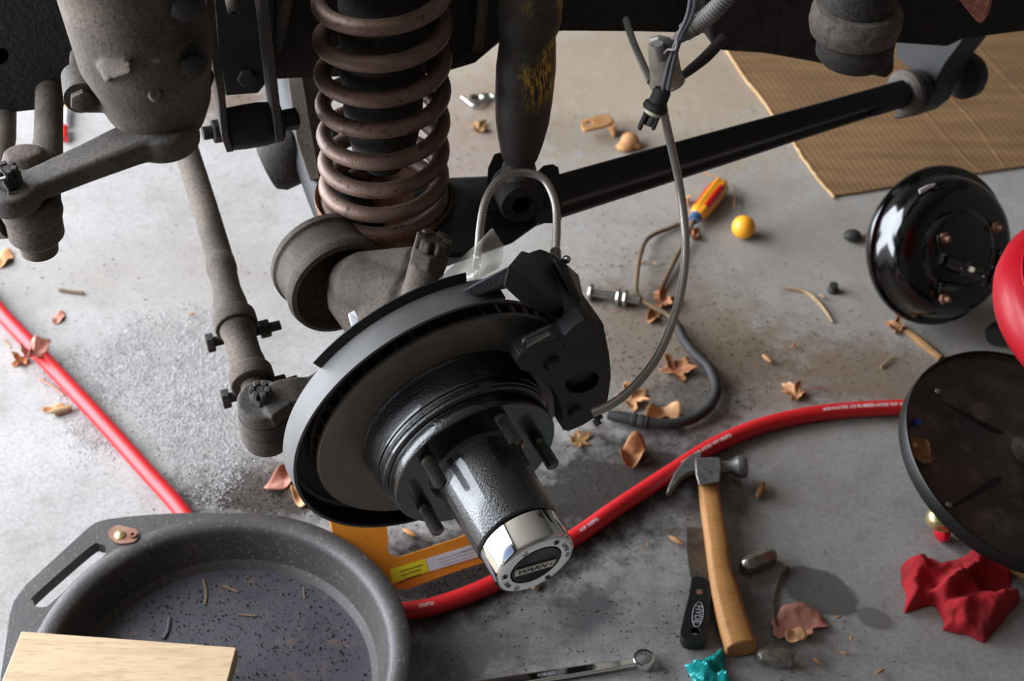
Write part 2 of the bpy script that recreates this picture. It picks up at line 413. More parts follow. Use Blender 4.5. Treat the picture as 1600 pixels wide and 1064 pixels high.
def copy_of(src, parent, mat):
    o = src.copy(); SC.collection.objects.link(o); o.parent = parent; o.matrix_local = mat; ORG[o.name] = ORG[parent.name]; return o
def text(s, size, o, x, y, mat, parent, name, ext=.0002, wrap=None, align='CENTER', shear=0, bold=0):
    cu = bpy.data.curves.new('lettering', 'FONT'); cu.body = s; cu.size = size; cu.extrude = ext; cu.align_x = align; cu.align_y = 'CENTER'
    cu.shear = shear; cu.offset = bold
    to = bpy.data.objects.new('lettering', cu); SC.collection.objects.link(to)
    dg = bpy.context.evaluated_depsgraph_get(); dg.update()
    me = bpy.data.meshes.new_from_object(to.evaluated_get(dg)); bpy.data.objects.remove(to); bpy.data.curves.remove(cu)
    x, y = V(x).normalized(), V(y).normalized(); z = x.cross(y)
    g = G()
    f = wrap if wrap else (lambda p: V(o) + x*p.x + y*p.y + z*p.z)
    g.add([f(v.co) for v in me.vertices], [tuple(p.vertices) for p in me.polygons]); bpy.data.meshes.remove(me)
    return g.build(name, mat, parent, flat=True)

# ------------------------------------------------------------------ the garage
def slab(name, c, sx, sy, sz, mat):
    return G().box(c, sx, sy, sz).build(name, mat, origin=(0, 0, 0), kind='structure')
slab('floor', (1.0, 2.0, -.05), 6.2, 8.0, .1, 'concrete')
slab('wall_back', (1.0, 6.05, 1.3), 6.2, .1, 2.8, 'wall')
slab('wall_right', (4.15, 2.0, 1.3), .1, 8.2, 2.8, 'wall')
slab('wall_front', (1.0, -2.05, 1.3), 6.2, .1, 2.8, 'wall')
slab('ceiling', (1.0, 2.0, 2.75), 6.4, 8.2, .1, 'wall')
wl = G(); wl.box((-2.05, 4.85, 1.3), .1, 2.5, 2.8); wl.box((-2.05, -1.5, 1.3), .1, 1.2, 2.8); wl.box((-2.05, 1.35, 2.5), .1, 4.5, .4)
wl.build('wall_left', 'wall', kind='structure')
slab('trim_driveway', (-9.2, 2, -.06), 14.2, 24, .1, 'drive')

# ------------------------------------------------------------------ axes of the truck
AXO = cam(745, 726, 1.555)                       # centre of the wheel flange
AX = (cam(836, 880, 1.484) - AXO).normalized()   # wheel axis, outward
ea = (onpl(845, 671, AXO, AX) - AXO)             # in-plane direction that reads up-right
EA = ea.normalized(); EB = AX.cross(EA).normalized()
if EB.dot(UP) < 0: EB = -EB
VD = V((.55, .156, 0)).normalized()              # along the truck, towards its tail
VN = V((-.156, .55, 0)).normalized()             # across the truck, away from the camera
FR0 = V((-.48, 1.364, .56))
def axp(t, r=0, phi=0):
    return AXO + AX*t + (EA*math.cos(phi) + EB*math.sin(phi))*r
def onax(u, v, t): return onpl(u, v, AXO + AX*t, AX)

# ------------------------------------------------------------------ chassis frame
fr = thing('truck_chassis', 'black grimy truck frame rail running across the top of the photo above the coil spring', 'frame', cam(900, 20, 1.75))
px = [(-120, -120), (-120, 188), (0, 177), (50, 172), (98, 164), (200, 148), (330, 128), (480, 121), (600, 118), (702, 110), (742, 98), (768, 76), (790, 58), (880, 48), (1000, 49), (1112, 52), (1330, 62), (1480, 72), (1505, 60), (1600, 48), (1720, 36), (1720, -120)]
G().plate([onpl(u, v, FR0, VN) for u, v in px], [[onpl(3 + 11*math.cos(q), 88 + 13*math.sin(q), FR0, VN) for q in [2*PI*k/20 for k in range(20)]]], VN*.07).build('rail', 'frame', fr, flat=True)
px = [(1085, -60), (1108, 45), (1113, 72), (1128, 80), (1190, 84), (1270, 98), (1330, 112), (1385, 124), (1398, 112), (1400, 60), (1400, -60)]
p0 = FR0 - VN*.05
G().plate([onpl(u, v, p0, VN) for u, v in px], (), VN*.05).build('outrigger', 'darkiron', fr, bevel=.004)
for u, v, r in ((383, 112, .011), (297, 95, .012), (288, 6, .012)):
    c = onpl(u, v, FR0, VN)
    G().cyl(c, c - VN*.004, r*1.5).hexn(c - VN*.004, c - VN*.016, r).build('frame_bolt', 'darkiron', fr, bevel=.001)
a = onpl(366, 20, FR0 - VN*.05, VN); b = onpl(352, -40, FR0 - VN*.02, VN)
G().lathe([(.0035, 0), (.006, 0), (.0065, .002), (.0065, .05), (0, .05)], a, b-a, 16).build('pipe_stub', 'dustgrey', fr)
# spring tower lip and pipe right of the coil
q = FR0 - VN*.06
G().plate([onpl(u, v, q, VN) for u, v in ((690, -60), (694, 60), (706, 108), (716, 104), (740, 84), (752, 60), (760, -60))], (), VN*.05).build('tower_gusset', 'darkiron', fr, bevel=.003)
G().tube(spline([onpl(757, -30, q - VN*.02, VN), onpl(752, 30, q - VN*.02, VN), onpl(746, 78, q - VN*.02, VN)]), .0058, 12).build('tower_strap', 'dust', fr)
G().tube(spline([onpl(450, -30, q, VN), onpl(440, 30, q, VN), onpl(432, 78, q, VN)]), [.008, .008, .0055], 12).build('tower_strap', 'dustgrey', fr)

# bracket with bushing left of the coil
tb = thing('track_bar_bracket', 'dark pair of hanging steel plates holding a bushing and long bolt, left of the spring', 'bracket', cam(395, 215, 1.6))
def hang(path, w, dep):
    P = [cam(u, v, d) for u, v, d in path]; n = len(P)
    g = G(); vs = []
    for p in P: vs += [p - VD*w/2, p + VD*w/2, p + VD*w/2 + VN*dep, p - VD*w/2 + VN*dep]
    fs = [(0, 1, 2, 3), tuple(4*(n-1)+k for k in (3, 2, 1, 0))]
    for i in range(n-1):
        for k in range(4): fs.append((4*i+k, 4*i+(k+1) % 4, 4*i+4+(k+1) % 4, 4*i+4+k))
    return g.add(vs, fs)
hang([(325, -40, 1.47), (334, 60, 1.52), (346, 145, 1.57), (352, 215, 1.6), (360, 238, 1.61)], .0075, .05).build('hanger_plate', 'dustgrey', tb, bevel=.001)
hang([(408, -40, 1.49), (418, 50, 1.535), (424, 100, 1.56), (433, 180, 1.6), (438, 222, 1.62)], .0085, .05).build('hanger_plate', 'dustgrey', tb, bevel=.001)
P = [onpl(u, v, FR0 - VN*.012, VN) for u, v in ((330, -60), (425, -60), (432, 60), (425, 120), (404, 146), (352, 150), (342, 100))]
G().plate(P, (), VN*.012).build('web_plate', 'black', tb, bevel=.002)
ba = cam(352, 203, 1.622); bb = cam(440, 189, 1.642); bx = (bb-ba).normalized()
G().lathe([(0, 0), (.021, 0), (.0225, .003), (.0235, .02), (.0235, .04), (.0215, .055), (.0205, .06), (0, .06)], ba, bx, 32).build('bushing', 'rubber', tb)
G().hexn(ba - bx*.001, ba - bx*.014, .0125).build('bolt_nut', 'darkiron', tb, bevel=.0008)
path = [ba - bx*(.012 + .0008*i) for i in range(16)]
G().tube(path, [.0075 if i % 2 else .0068 for i in range(16)], 14).build('bolt_thread', 'darkiron', tb)
G().hexn(bb + bx*.002, bb + bx*.018, .012).build('bolt_head', 'black', tb, bevel=.0008)

# ------------------------------------------------------------------ steering box, pitman arm
gb = thing('steering_gearbox', 'dust-coated cast steering gearbox bolted to the frame at upper left', 'gearbox', cam(235, 150, 1.5))
ga = cam(255, 190, 1.52); gt = cam(190, -70, 1.36); gd = (gt-ga).normalized()
gx, gy = perp(gd)
g = G().lathe([(0, -.004), (.03, -.004), (.042, .004), (.052, .03), (.056, .06), (.064, .09), (.0655, .2), (.0655, .28), (0, .28)], ga, gd, 40)
for (u, v, d, r), (u2, v2, d2, r2) in [((262, 165, 1.50, .035), (235, 60, 1.47, .062)), ((300, 95, 1.53, .02), (250, 90, 1.5, .05)), ((290, 5, 1.48, .02), (250, 10, 1.46, .05)),
                                       ((128, 150, 1.475, .017), (190, 130, 1.5, .03)), ((128, 150, 1.475, .012), (118, 80, 1.5, .006)), ((285, 170, 1.54, .02), (320, 110, 1.56, .012))]:
    a, b = cam(u, v, d), cam(u2, v2, d2); g.lathe([(0, -r*.6), (r*.8, -r*.4), (r, 0), (r2, (b-a).length), (0, (b-a).length)], a, b-a, 20)
a = cam(128, 150, 1.465); g.cyl(a + VN*.012, a - VN*.004, .0155)
g.hull([cam(u, v, d) for u, v, d in ((100, 120, 1.49), (130, 70, 1.49), (215, 135, 1.47), (150, 165, 1.475), (110, 160, 1.48), (105, 120, 1.52), (200, 110, 1.53), (160, 160, 1.53))])
g.hull([cam(u, v, d) for u, v, d in ((150, 104, 1.375), (166, 128, 1.365), (208, 114, 1.358), (204, 96, 1.364), (160, 96, 1.372), (150, 98, 1.45), (208, 102, 1.45), (168, 122, 1.45))])
g.hull([cam(u, v, d) for u, v, d in ((146, 84, 1.385), (152, 84, 1.382), (172, 128, 1.368), (164, 130, 1.37), (146, 84, 1.45), (172, 124, 1.45))])
g.hull([cam(u, v, d) for u, v, d in ((232, 92, 1.378), (246, 100, 1.374), (302, 62, 1.378), (290, 52, 1.382), (236, 92, 1.43), (300, 56, 1.43))])
g.build('housing', 'dust', gb, remesh=.0024, sm=4)
for u, v, d, r in ((127, 151, 1.458, .0115), (297, 95, 1.405, .0115), (286, 6, 1.352, .0125)):
    c = cam(u, v, d); G().cyl(c + VN*.035, c - VN*.003, r*1.45).hexn(c - VN*.003, c - VN*.012, r, .3).build('mounting_bolt', 'dustgrey' if u < 200 else 'darkiron', gb, bevel=.0012)
a = cam(243, 148, 1.408); G().lathe([(0, .003), (.005, .003), (.007, 0), (.007, -.01)], a, (CAM-a).normalized(), 16).build('casting_boss', 'dust', gb)
c0 = cam(104, 84, 1.49); G().tube([cam(88, -20, 1.40), cam(106, 30, 1.425), cam(128, 80, 1.445)], .0032, 10).build('gasket_seam', 'darkiron', gb)

pa = thing('pitman_arm', 'long dusty forged steering arm reaching left from the gearbox to a castle nut', 'arm', cam(150, 250, 1.48))
b0 = cam(255, 203, 1.487); b1 = onz(20, 303, b0.z - .012)
g = G()
g.lathe([(0, -.019), (.030, -.019), (.034, -.014), (.0345, .006), (.030, .010), (0, .010)], b0, (0, 0, 1), 40)
g.lathe([(0, -.012), (.024, -.012), (.027, -.008), (.027, .008), (.024, .011), (0, .011)], b1, (0, 0, 1), 40)
path = [b0.lerp(b1, t) for t in (0, .1, .25, .5, .75, .92, 1)]
g.sweep(path, [(-1, -.5), (-.75, -.7), (.75, -.7), (1, -.5), (1, .4), (.8, .6), (-.8, .6), (-1, .4)], [(.026, .022), (.025, .022), (.022, .020), (.019, .018), (.0175, .016), (.017, .015), (.02, .015)], (0, 0, 1))
g.build('forged_arm', 'dustgrey', pa, remesh=.002, sm=6)
def castle(c, ax, r, h, parent, mat, slots=6):
    ax = V(ax).normalized(); x, y = perp(ax); c = V(c)
    n = G().hexn(c, c + ax*h*.6, r); n.build('castle_nut', mat, parent, bevel=r*.08)
    for k in range(slots):
        a = 2*PI*(k+.5)/slots; m = c + ax*h*.8 + (x*math.cos(a) + y*math.sin(a))*r*.62
        rd = x*math.cos(a) + y*math.sin(a)
        G().box(m, r*.5, r*.55, h*.42, rd, ax.cross(rd), ax).build('nut_crown', mat, parent, bevel=r*.1)
    G().cyl(c + ax*h*.2, c + ax*h*.95, r*.36, 14).build('threaded_stud', mat, parent, bevel=r*.05)
ct = b1 + V((0, 0, .011)); castle(ct, (0, 0, 1), .0125, .02, pa, 'darkiron')
G().tube(spline([ct + V((-.016, -.01, .012)), ct + V((-.004, -.013, .016)), ct + V((.004, -.014, .02)), ct + V((0, -.012, .028)), ct + V((-.003, -.006, .03))]), .0013, 8).tube(spline([ct + V((.0, -.014, .014)), ct + V((.003, -.015, .004)), ct + V((.001, -.013, -.002))]), .0013, 8).build('cotter_pin', 'pipe', pa)

dl = thing('drag_link', 'dusty steering link under the pitman arm with ball joint and round boot, far left', 'rod', cam(50, 330, 1.45))
j1 = b1 + V((.01, .012, -.012))
G().lathe([(0, 0), (.024, 0), (.028, -.006), (.029, -.018), (.0275, -.024), (.0265, -.025), (.0265, -.045), (.025, -.047), (.019, -.055), (.018, -.066), (.012, -.07), (0, -.07)], j1, (.06, 0, 1), 40).build('dust_boot', 'dust', dl)
g = G(); e = onz(62, 268, b1.z - .03)
g.ball(e, .024, 3).tube([e, e.lerp(j1 + V((0, 0, -.03)), 1)], [.02, .024], 20)
g.lathe([(0, -.02), (.022, -.02), (.025, 0), (.018, .018), (0, .02)], onz(40, 262, b1.z - .02), (0, .2, 1), 24)
g.tube([onz(70, 268, b1.z - .035), onz(76, 215, b1.z - .035)], [.018, .0145], 20)
g.build('joint_housing', 'dust', dl, remesh=.0025, sm=5)
G().tube([onz(75, 235, b1.z - .035), onz(77, 165, b1.z - .035), onz(78, 90, b1.z - .035)], .0145, 24).build('tube', 'dust', dl)
dm = thing('steering_damper', 'narrow tan tube hanging at the far left edge, beside the drag link', 'damper', onz(4, 240, b1.z - .05))
G().tube([onz(-8, 290, b1.z - .06), onz(6, 215, b1.z - .06), onz(8, 130, b1.z - .06)], .0125, 20).build('tube', 'bracketdust', dm)
G().lathe([(0, 0), (.016, 0), (.018, .004), (.018, .02), (0, .02)], onz(-8, 345, b1.z - .05), (.8, -.3, .3), 24).build('end_cap', 'dustgrey', dm)

# ------------------------------------------------------------------ tie rod
tr = thing('tie_rod', 'long dusty tie rod with two clamps and ball joint, left of the brake disc', 'rod', cam(360, 520, 1.65))
T = lambda u, v, d: cam(u, v, d)
pts = [T(262, 130, 1.96), T(285, 215, 1.88), T(318, 318, 1.81), T(345, 408, 1.745)]
G().tube(pts, .0152, 24).build('tube', 'dust', tr)
q0, q1 = T(343, 405, 1.747), T(364, 492, 1.69); d = (q1-q0)
G().lathe([(.0152, 0), (.0165, .002), (.0172, .014), (.017, .02), (.0158, .024), (.0155, d.length*.55), (.0185, d.length*.8), (.0195, d.length), (0, d.length)], q0, d, 32).build('tube_collar', 'dust', tr)
s0, s1 = T(362, 484, 1.695), T(396, 600, 1.632); d = s1-s0; L = d.length; sx = d.normalized()
G().lathe([(0, 0), (.0185, 0), (.0195, .004), (.0195, L*.3), (.0178, L*.36), (.0178, L*.62), (.0195, L*.72), (.0195, L), (.0, L)], s0, d, 36).build('adjuster_sleeve', 'dust', tr)
for f, hv in ((.17, 0), (.92, 0)):
    c = s0 + d*f
    cl = G(); cl.lathe([(.0198, -.009), (.0235, -.009), (.0240, -.006), (.0240, .006), (.0235, .009), (.0198, .009)], c, sx, 36)
    side = (RT - sx*RT.dot(sx)).normalized(); dn = sx.cross(side).normalized()
    if dn.z > 0: dn = -dn
    ear = c + dn*.02
    cl.box(ear + dn*.006, .03, .024, .016, side, dn, sx)
    co = cl.build('clamp', 'dust', tr, bevel=.001)
    bc = c + dn*.024
    G().cyl(bc - side*.034, bc + side*.048, .0055, 14).hexn(bc - side*.027, bc - side*.036, .011).hexn(bc + side*.024, bc + side*.036, .0105).build('clamp_bolt', 'darkiron', co, bevel=.0006)
bj = T(410, 632, 1.60)
G().tube([s0 + d*.9, bj + V((-.005, .004, -.012))], [.0135, .015], 20).build('threaded_shank', 'dust', tr)
ju = V((.04, -.18, .97)).normalized()
G().lathe([(0, -.072), (.018, -.07), (.026, -.062), (.0285, -.05), (.0285, -.034), (.027, -.032), (.0282, -.03), (.0272, -.022), (.0255, -.018), (.0265, -.012), (0, -.01)], bj, ju, 44).build('dust_boot', 'dustgrey', tr)

# ------------------------------------------------------------------ axle end and knuckle
ax = thing('steering_knuckle', 'dust-covered axle end and steering knuckle behind the brake disc, under the spring', 'axle', cam(590, 440, 1.68))
c0, c1 = cam(508, 412, 1.715), cam(545, 452, 1.665); cx = (c1-c0).normalized()
cx = (cx*.6 + AX*.8).normalized()
G().lathe([(0, -.045), (.035, -.045), (.05, -.038), (.057, -.03), (.0605, -.03), (.061, -.022), (.058, -.019), (.0575, .0), (.0595, .014), (.061, .02), (.059, .028), (.054, .03), (.052, .026), (.049, .016), (.040, .010), (0, .008)], c0 + cx*.02, cx, 56).build('axle_cup', 'dust', ax)
g = G()
def cap(a, b, ra, rb): 
    a, b = V(a), V(b); L = (b-a).length
    g.lathe([(0, -ra*.8), (ra*.6, -ra*.7), (ra, 0), (rb, L), (rb*.6, L+rb*.7), (0, L+rb*.8)], a, b-a, 24)
cap(cam(560, 440, 1.66), cam(640, 470, 1.62), .035, .038)
cap(cam(610, 500, 1.63), cam(640, 560, 1.62), .040, .045)
cap(cam(600, 520, 1.66), cam(575, 580, 1.66), .022, .02)
cap(cam(560, 425, 1.66), cam(650, 420, 1.62), .022, .024)
g.cyl(cam(652, 478, 1.59), cam(668, 412, 1.575), .019, 24)
cap(cam(655, 470, 1.60), cam(700, 520, 1.61), .02, .03)
g.cyl(axp(-.10), axp(-.20), .055, 40)
cap(axp(-.16), cam(560, 450, 1.68), .045, .04)
g.build('knuckle_casting', 'dust', ax, remesh=.0025, sm=6)
up = (cam(676, 388, 1.565) - cam(664, 430, 1.58)).normalized()
c = cam(668, 412, 1.572)
castle(c, up, .0215, .031, ax, 'dust', 6)
g = G(); 
q = [cam(412, 640, 1.592), cam(450, 618, 1.60), cam(490, 612, 1.615), cam(530, 590, 1.63), cam(570, 560, 1.64)]
g.sweep(spline(q, 5), [(-1, -.6), (1, -.6), (1, .6), (-1, .6)], lerp_list([.02, .0165, .0155, .018, .03], 21), ju)
g.lathe([(0, -.0135), (.023, -.0135), (.026, -.01), (.026, .008), (.024, .0105), (0, .0105)], bj, ju, 36)
g.build('steering_arm', 'dustgrey', ax, remesh=.002, sm=5)
castle(bj + ju*.0095, ju, .0125, .02, ax, 'dustgrey')
# axle beam behind the spring
g = G()
g.tube([cam(452, 100, 1.90), cam(478, 190, 1.86), cam(520, 290, 1.80), cam(560, 380, 1.74)], [.03, .03, .034, .036], 20)
g.hull([cam(u, v, d) for u, v, d in ((700, 275, 1.77), (730, 282, 1.76), (765, 300, 1.74), (870, 268, 1.76), (884, 320, 1.75), (800, 380, 1.70), (720, 400, 1.68), (640, 400, 1.68), (640, 300, 1.8), (800, 380, 1.76), (690, 420, 1.72))])
g.build('axle_beam', 'black', ax, bevel=.006)
G().hull([cam(u, v, d) for u, v, d in ((447, 112, 1.80), (470, 108, 1.80), (500, 280, 1.76), (484, 284, 1.76), (462, 220, 1.77), (447, 112, 1.83), (500, 280, 1.8), (515, 240, 1.8), (500, 108, 1.84))]).build('link_bracket', 'dust', ax, bevel=.002)
G().lathe([(0, 0), (.03, 0), (.036, .008), (.036, .035), (.03, .045), (0, .045)], cam(470, 235, 1.84), VD*-1 + V((0, 0, -.35)), 32).build('link_bushing', 'darkiron', ax)
# spring seat
SB = cam(600, 308, 1.74); ST = cam(597, -13, 1.566); SD = (ST-SB).normalized()
G().lathe([(0, -.026), (.05, -.026), (.064, -.02), (.0725, -.008), (.0758, .002), (.078, .0035), (.0786, .001), (.077, -.008), (.069, -.024), (.054, -.031), (0, -.031)], SB - SD*.0, SD, 72).build('spring_seat', 'springrust', ax)
G().cyl(SB - SD*.03, SB - SD*.09, .045, 32).build('seat_post', 'dust', ax)

# ------------------------------------------------------------------ coil spring
cs = thing('coil_spring', 'rusty brown coil spring standing on the axle seat, upper middle', 'spring', SB)
ys = [361, 327, 286, 240, 190, 143, 91, 39, -14, -68]
sx_, sy_ = perp(SD); sx_ = (RT - SD*RT.dot(SD)).normalized(); sy_ = SD.cross(sx_).normalized()
H = [(361-y)/322*(ST-SB).length for y in ys]
path = []
for i in range(int(9*40)+1):
    turn = i/40; k = min(int(turn), 8); h = H[k] + (H[k+1]-H[k])*(turn-k)
    a = -PI/2 + 2*PI*turn
    path.append(SB + SD*(h - .004) + (sx_*math.cos(a) + sy_*math.sin(a))*.0645)
cut = [SB + SD*(-.004 - .006*(1 - i/24)) + (sx_*math.cos(-PI/2 - PI*.9*(1-i/24)) + sy_*math.sin(-PI/2 - PI*.9*(1-i/24)))*.0645 for i in range(24)]
G().tube(cut + path, .0089, 18).build('coil', 'spring', cs)
# bump stop seen inside the coil
G().lathe([(0, 0), (.022, 0), (.034, .02), (.040, .05), (.040, .06), (.043, .075), (.043, .1), (.046, .12), (.046, .30), (0, .30)], SB + SD*.045, SD, 28).build('bump_stop', 'darkiron', cs)

# ------------------------------------------------------------------ shock absorber
sh = thing('shock_absorber', 'dark worn shock absorber with scratched yellow paint, right of the spring', 'shock', cam(812, 270, 1.68))
sa, sb = cam(811, 262, 1.685), cam(832, -40, 1.575); sd = (sb-sa); sL = sd.length
prof = []
for v, hw in [(300, 26), (262, 27), (252, 24), (244, 28), (234, 31), (215, 36), (185, 42), (150, 45), (100, 47), (62, 44.5), (50, 43), (40, 47), (26, 50), (-40, 51)]:
    t = (262-v)/302; dd = 1.685 + (1.575-1.685)*t; prof.append((hw*dd/FP, t*sL))
prof = [(0, prof[0][1])] + prof + [(0, prof[-1][1])]
G().lathe(prof, sa, sd, 48, x=(RT - sd.normalized()*RT.dot(sd.normalized()))).build('body', 'shock', sh)
G().lathe([(.012, -.022), (.024, -.022), (.0255, -.018), (.0255, .018), (.024, .022), (.012, .022)], sa - sd.normalized()*.03, VN, 28).build('lower_eye', 'darkiron', sh)
g = G(); dd = 1.70
for u0, dx in ((765, 0), (850, 0)):
    pass
P = [cam(u, v, 1.715) for u, v in ((762, 262), (772, 240), (783, 238), (786, 268), (782, 330), (758, 330))]
sb_o = thing('shock_mount', 'black steel lugs holding the lower end of the shock absorber', 'bracket', cam(800, 310, 1.7))
G().plate(P, (), VD*.012).build('mount_lug', 'black', sb_o, bevel=.002)
P = [cam(u, v, 1.70) for u, v in ((838, 268), (848, 258), (858, 264), (864, 300), (862, 350), (836, 350))]
G().plate(P, (), VD*.012).build('mount_lug', 'black', sb_o, bevel=.002)

# ------------------------------------------------------------------ radius arm
ra = thing('radius_arm', 'long black forged radius arm running from the axle up to the right', 'arm', cam(1100, 230, 1.88))
r0, r1 = cam(812, 326, 1.74), cam(1404, 148, 2.05)
n = 18; path = [r0.lerp(r1, i/n) for i in range(n+1)]
sec = [(-1, -.9), (-.8, -1), (.8, -1), (1, -.9), (1, -.55), (.55, -.42), (.55, .30), (1, .42), (1, .92), (.85, 1), (-.85, 1), (-1, .9)]
hw = lerp_list([.031, .029, .0265, .0235, .0215], n+1)
ru = V((0, -.55, .83))
G().sweep(path, [(a*.55, b) for a, b in sec], hw, ru).build('forged_bar', 'black', ra, bevel=.002)
rd = (r1-r0).normalized()
G().cyl(r1 - rd*.05, r1 + rd*.06, .0185, 24).build('threaded_end', 'black', ra)
G().lathe([(.018, -.006), (.027, -.006), (.031, -.001), (.031, .006), (.027, .010), (.018, .010)], r1 + rd*.012, rd, 40).build('bushing_washer', 'dustgrey', ra)
G().lathe([(.018, .010), (.024, .010), (.0275, .016), (.0275, .024), (.024, .028), (.018, .028)], r1 + rd*.012, rd, 40).build('bushing', 'rubber', ra)
br = thing('hanging_bracket', 'dark curved bracket hanging from the frame at the right end of the radius arm', 'bracket', cam(1450, 120, 2.08))
pp = r1 + rd*.045
P = [onpl(u, v, pp, rd) for u, v in ((1400, 40), (1400, 90), (1418, 104), (1426, 140), (1420, 168), (1394, 182), (1400, 187), (1426, 182), (1446, 166), (1462, 130), (1478, 100), (1500, 72), (1520, 40))]
G().plate(P, (), rd*.05).build('bracket_plate', 'black', br, bevel=.003)  # plate darkened to black, so its shade is put into the colour
G().lathe([(0, 0), (.028, 0), (.032, .004), (.032, .02), (.026, .03), (0, .03)], r1 + rd*.10 + V((.012, 0, .004)), rd, 32).build('rear_bushing', 'black', br)

# ------------------------------------------------------------------ body mount
bm_o = thing('body_mount', 'thick cracked rubber body mount sandwiched above a frame bracket, upper right', 'mount', cam(1335, 60, 1.62))
mc = cam(1338, 26, 1.60)
G().lathe([(0, .0), (.03, .0), (.037, .006), (.037, .08), (0, .08)], mc + V((0, 0, .006)), (0, 0, 1), 48).build('upper_cup', 'darkiron', bm_o)
G().lathe([(.03, -.020), (.040, -.021), (.046, -.017), (.0485, -.006), (.0475, .006), (.043, .013), (.036, .015), (.03, .013)], mc, (0, 0, 1), 64).build('rubber_ring', 'crackrubber', bm_o)
G().lathe([(0, -.052), (.03, -.052), (.036, -.050), (.0405, -.044), (.041, -.024), (.038, -.018), (0, -.018)], mc + V((.004, 0, 0)), (0, 0, 1), 48).build('lower_ring', 'darkiron', bm_o)
rt = thing('body_flange', 'pointed tip of flaking red rusty sheet metal, upper right edge', 'metal', cam(1530, 0, 1.6))
P = [cam(u, v, 1.6) for u, v in ((1480, -26), (1498, 0), (1512, 18), (1524, 33), (1533, 38), (1541, 30), (1548, 0), (1556, -26))]
G().plate(P, (), V((.006, .012, .0))).build('rusty_sheet', 'rusttip', rt, bevel=.0015)
P = [cam(u, v, 1.612) for u, v in ((1450, -40), (1478, -4), (1500, 2), (1550, -4), (1570, -40))]
G().plate(P, (), V((0, .006, 0))).build('folded_lip', 'dustgrey', rt, bevel=.001)
# ------------------------------------------------------------------ wheel hub and brake disc
bd = thing('brake_disc_assembly', 'black wheel hub with brake disc, wheel studs and chrome locking hub, centre', 'brake', AXO)
SR = .1725
A0, A1 = math.radians(56), math.radians(292)
# fold the lathe x axis onto EA/EB
def sweep_arc(prof, a0, a1, seg):
    g = G(); n = seg+1; m = len(prof); vs = []
    for i in range(n):
        a = a0 + (a1-a0)*i/seg
        for r, t in prof: vs.append(axp(t, r, a))
    fs = []
    for i in range(seg):
        for q in range(m-1): fs.append((i*m+q, (i+1)*m+q, (i+1)*m+q+1, i*m+q+1))
    return g.add(vs, fs)
def arc_solid(prof, a0, a1, seg):
    prof = prof + [prof[0]]; g = sweep_arc(prof, a0, a1, seg); m = len(prof)
    g.f += [tuple(range(m-1)), tuple((seg*m + q) for q in range(m-1))]; g.uv += [None, None]; return g
bk = arc_solid([(.06, -.094), (SR - .004, -.094), (SR - .004, -.0915), (.06, -.0915)], A0, A1, 90).build('shield_plate', 'shieldin', bd)
arc_solid([(SR - .006, -.094), (SR - .001, -.0935), (SR + .0005, -.091), (SR, -.064), (SR - .003, -.0635), (SR - .003, -.0885), (SR - .007, -.0915)], A0, A1, 90).build('shield_rim', 'shield', bd)
arc_solid([(SR - .001, -.094), (SR + .0085, -.097), (SR + .009, -.0955), (SR + .001, -.091)], math.radians(66), math.radians(122), 40).build('shield_flange', 'shieldin', bd)
arc_solid([(SR - .004, -.0885), (SR - .0035, -.066), (SR - .0031, -.066), (SR - .0031, -.0885)], A0 + .02, A1, 90).build('shield_lining', 'shieldin', bd)
RO = .1465
G().lathe([(.085, -.070), (RO - .002, -.070), (RO, -.069), (RO, -.0655), (RO - .0015, -.064), (.1015, -.064), (.100, -.0645), (.085, -.0645)], AXO, AX, 128).build('outer_disc', 'rotor', bd)
G().lathe([(.085, -.0895), (RO - .001, -.0895), (RO, -.0885), (RO, -.084), (RO - .001, -.083), (.085, -.083)], AXO, AX, 128).build('inner_disc', 'rotorrust', bd)
g = G()
for k in range(48):
    a = 2*PI*k/48; p = axp(-.0765, .124, a); rdv = EA*math.cos(a) + EB*math.sin(a); tg = AX.cross(rdv)
    g.box(p, .042, .0042, .0135, rdv, tg, AX)
fins = g.build('cooling_fins', 'rotorrust', bd, kind='stuff')
G().lathe([(.06, -.07), (.0985, -.070), (.0985, -.0645), (.0972, -.062), (.0965, -.059), (.0960, -.034), (.0955, -.0315), (.0935, -.031), (.093, -.0285), (.0950, -.0275), (.0950, -.0235), (.0935, -.0225), (.093, -.02), (.0905, -.018), (.08, -.018)], AXO, AX, 128).build('hub_drum', 'cast', bd)
G().lathe([(.04, -.02), (.0885, -.02), (.0895, -.0185), (.0895, -.0015), (.0885, 0), (.0545, 0), (.04, 0)], AXO, AX, 128).build('hub_flange', 'gloss', bd)
TL = .095
hb = G().lathe([(.03, -.004), (.0535, -.004), (.0525, .0015), (.049, .004), (.0478, .009), (.0468, .02), (.0445, TL - .004), (.0436, TL - .0012), (.0425, TL - .0004), (.03, TL - .0004)], AXO, AX, 96).build('hub_barrel', 'cast', bd)
ch = G().lathe([(.03, TL + .0012), (.0424, TL + .0012), (.0429, TL + .0018), (.0425, TL + .031), (.0418, TL + .0335), (.0402, TL + .0352), (.0375, TL + .036), (.0292, TL + .036), (.0278, TL + .0352), (.0272, TL + .0325), (.02, TL + .0325)], AXO, AX, 96).build('chrome_cap', 'chrome', bd)
TE = TL + .036
for k in range(6):
    a = math.radians(100 + 60*k)
    c = axp(TE, .0345, a)
    G().lathe([(.0, .0004), (.0014, .0004), (.0018, -.0006), (.0027, -.0004), (.0029, .0006), (.0033, .0005), (.0034, -.001)], c, AX, 16).build('cap_screw', 'navy' if k % 2 else 'steel', ch)
G().lathe([(0, TL + .0345), (.0225, TL + .0345), (.0245, TL + .0355), (.0262, TL + .0355), (.0272, TL + .0335), (.0272, TL + .031)], AXO, AX, 64).build('dial', 'navy', bd)
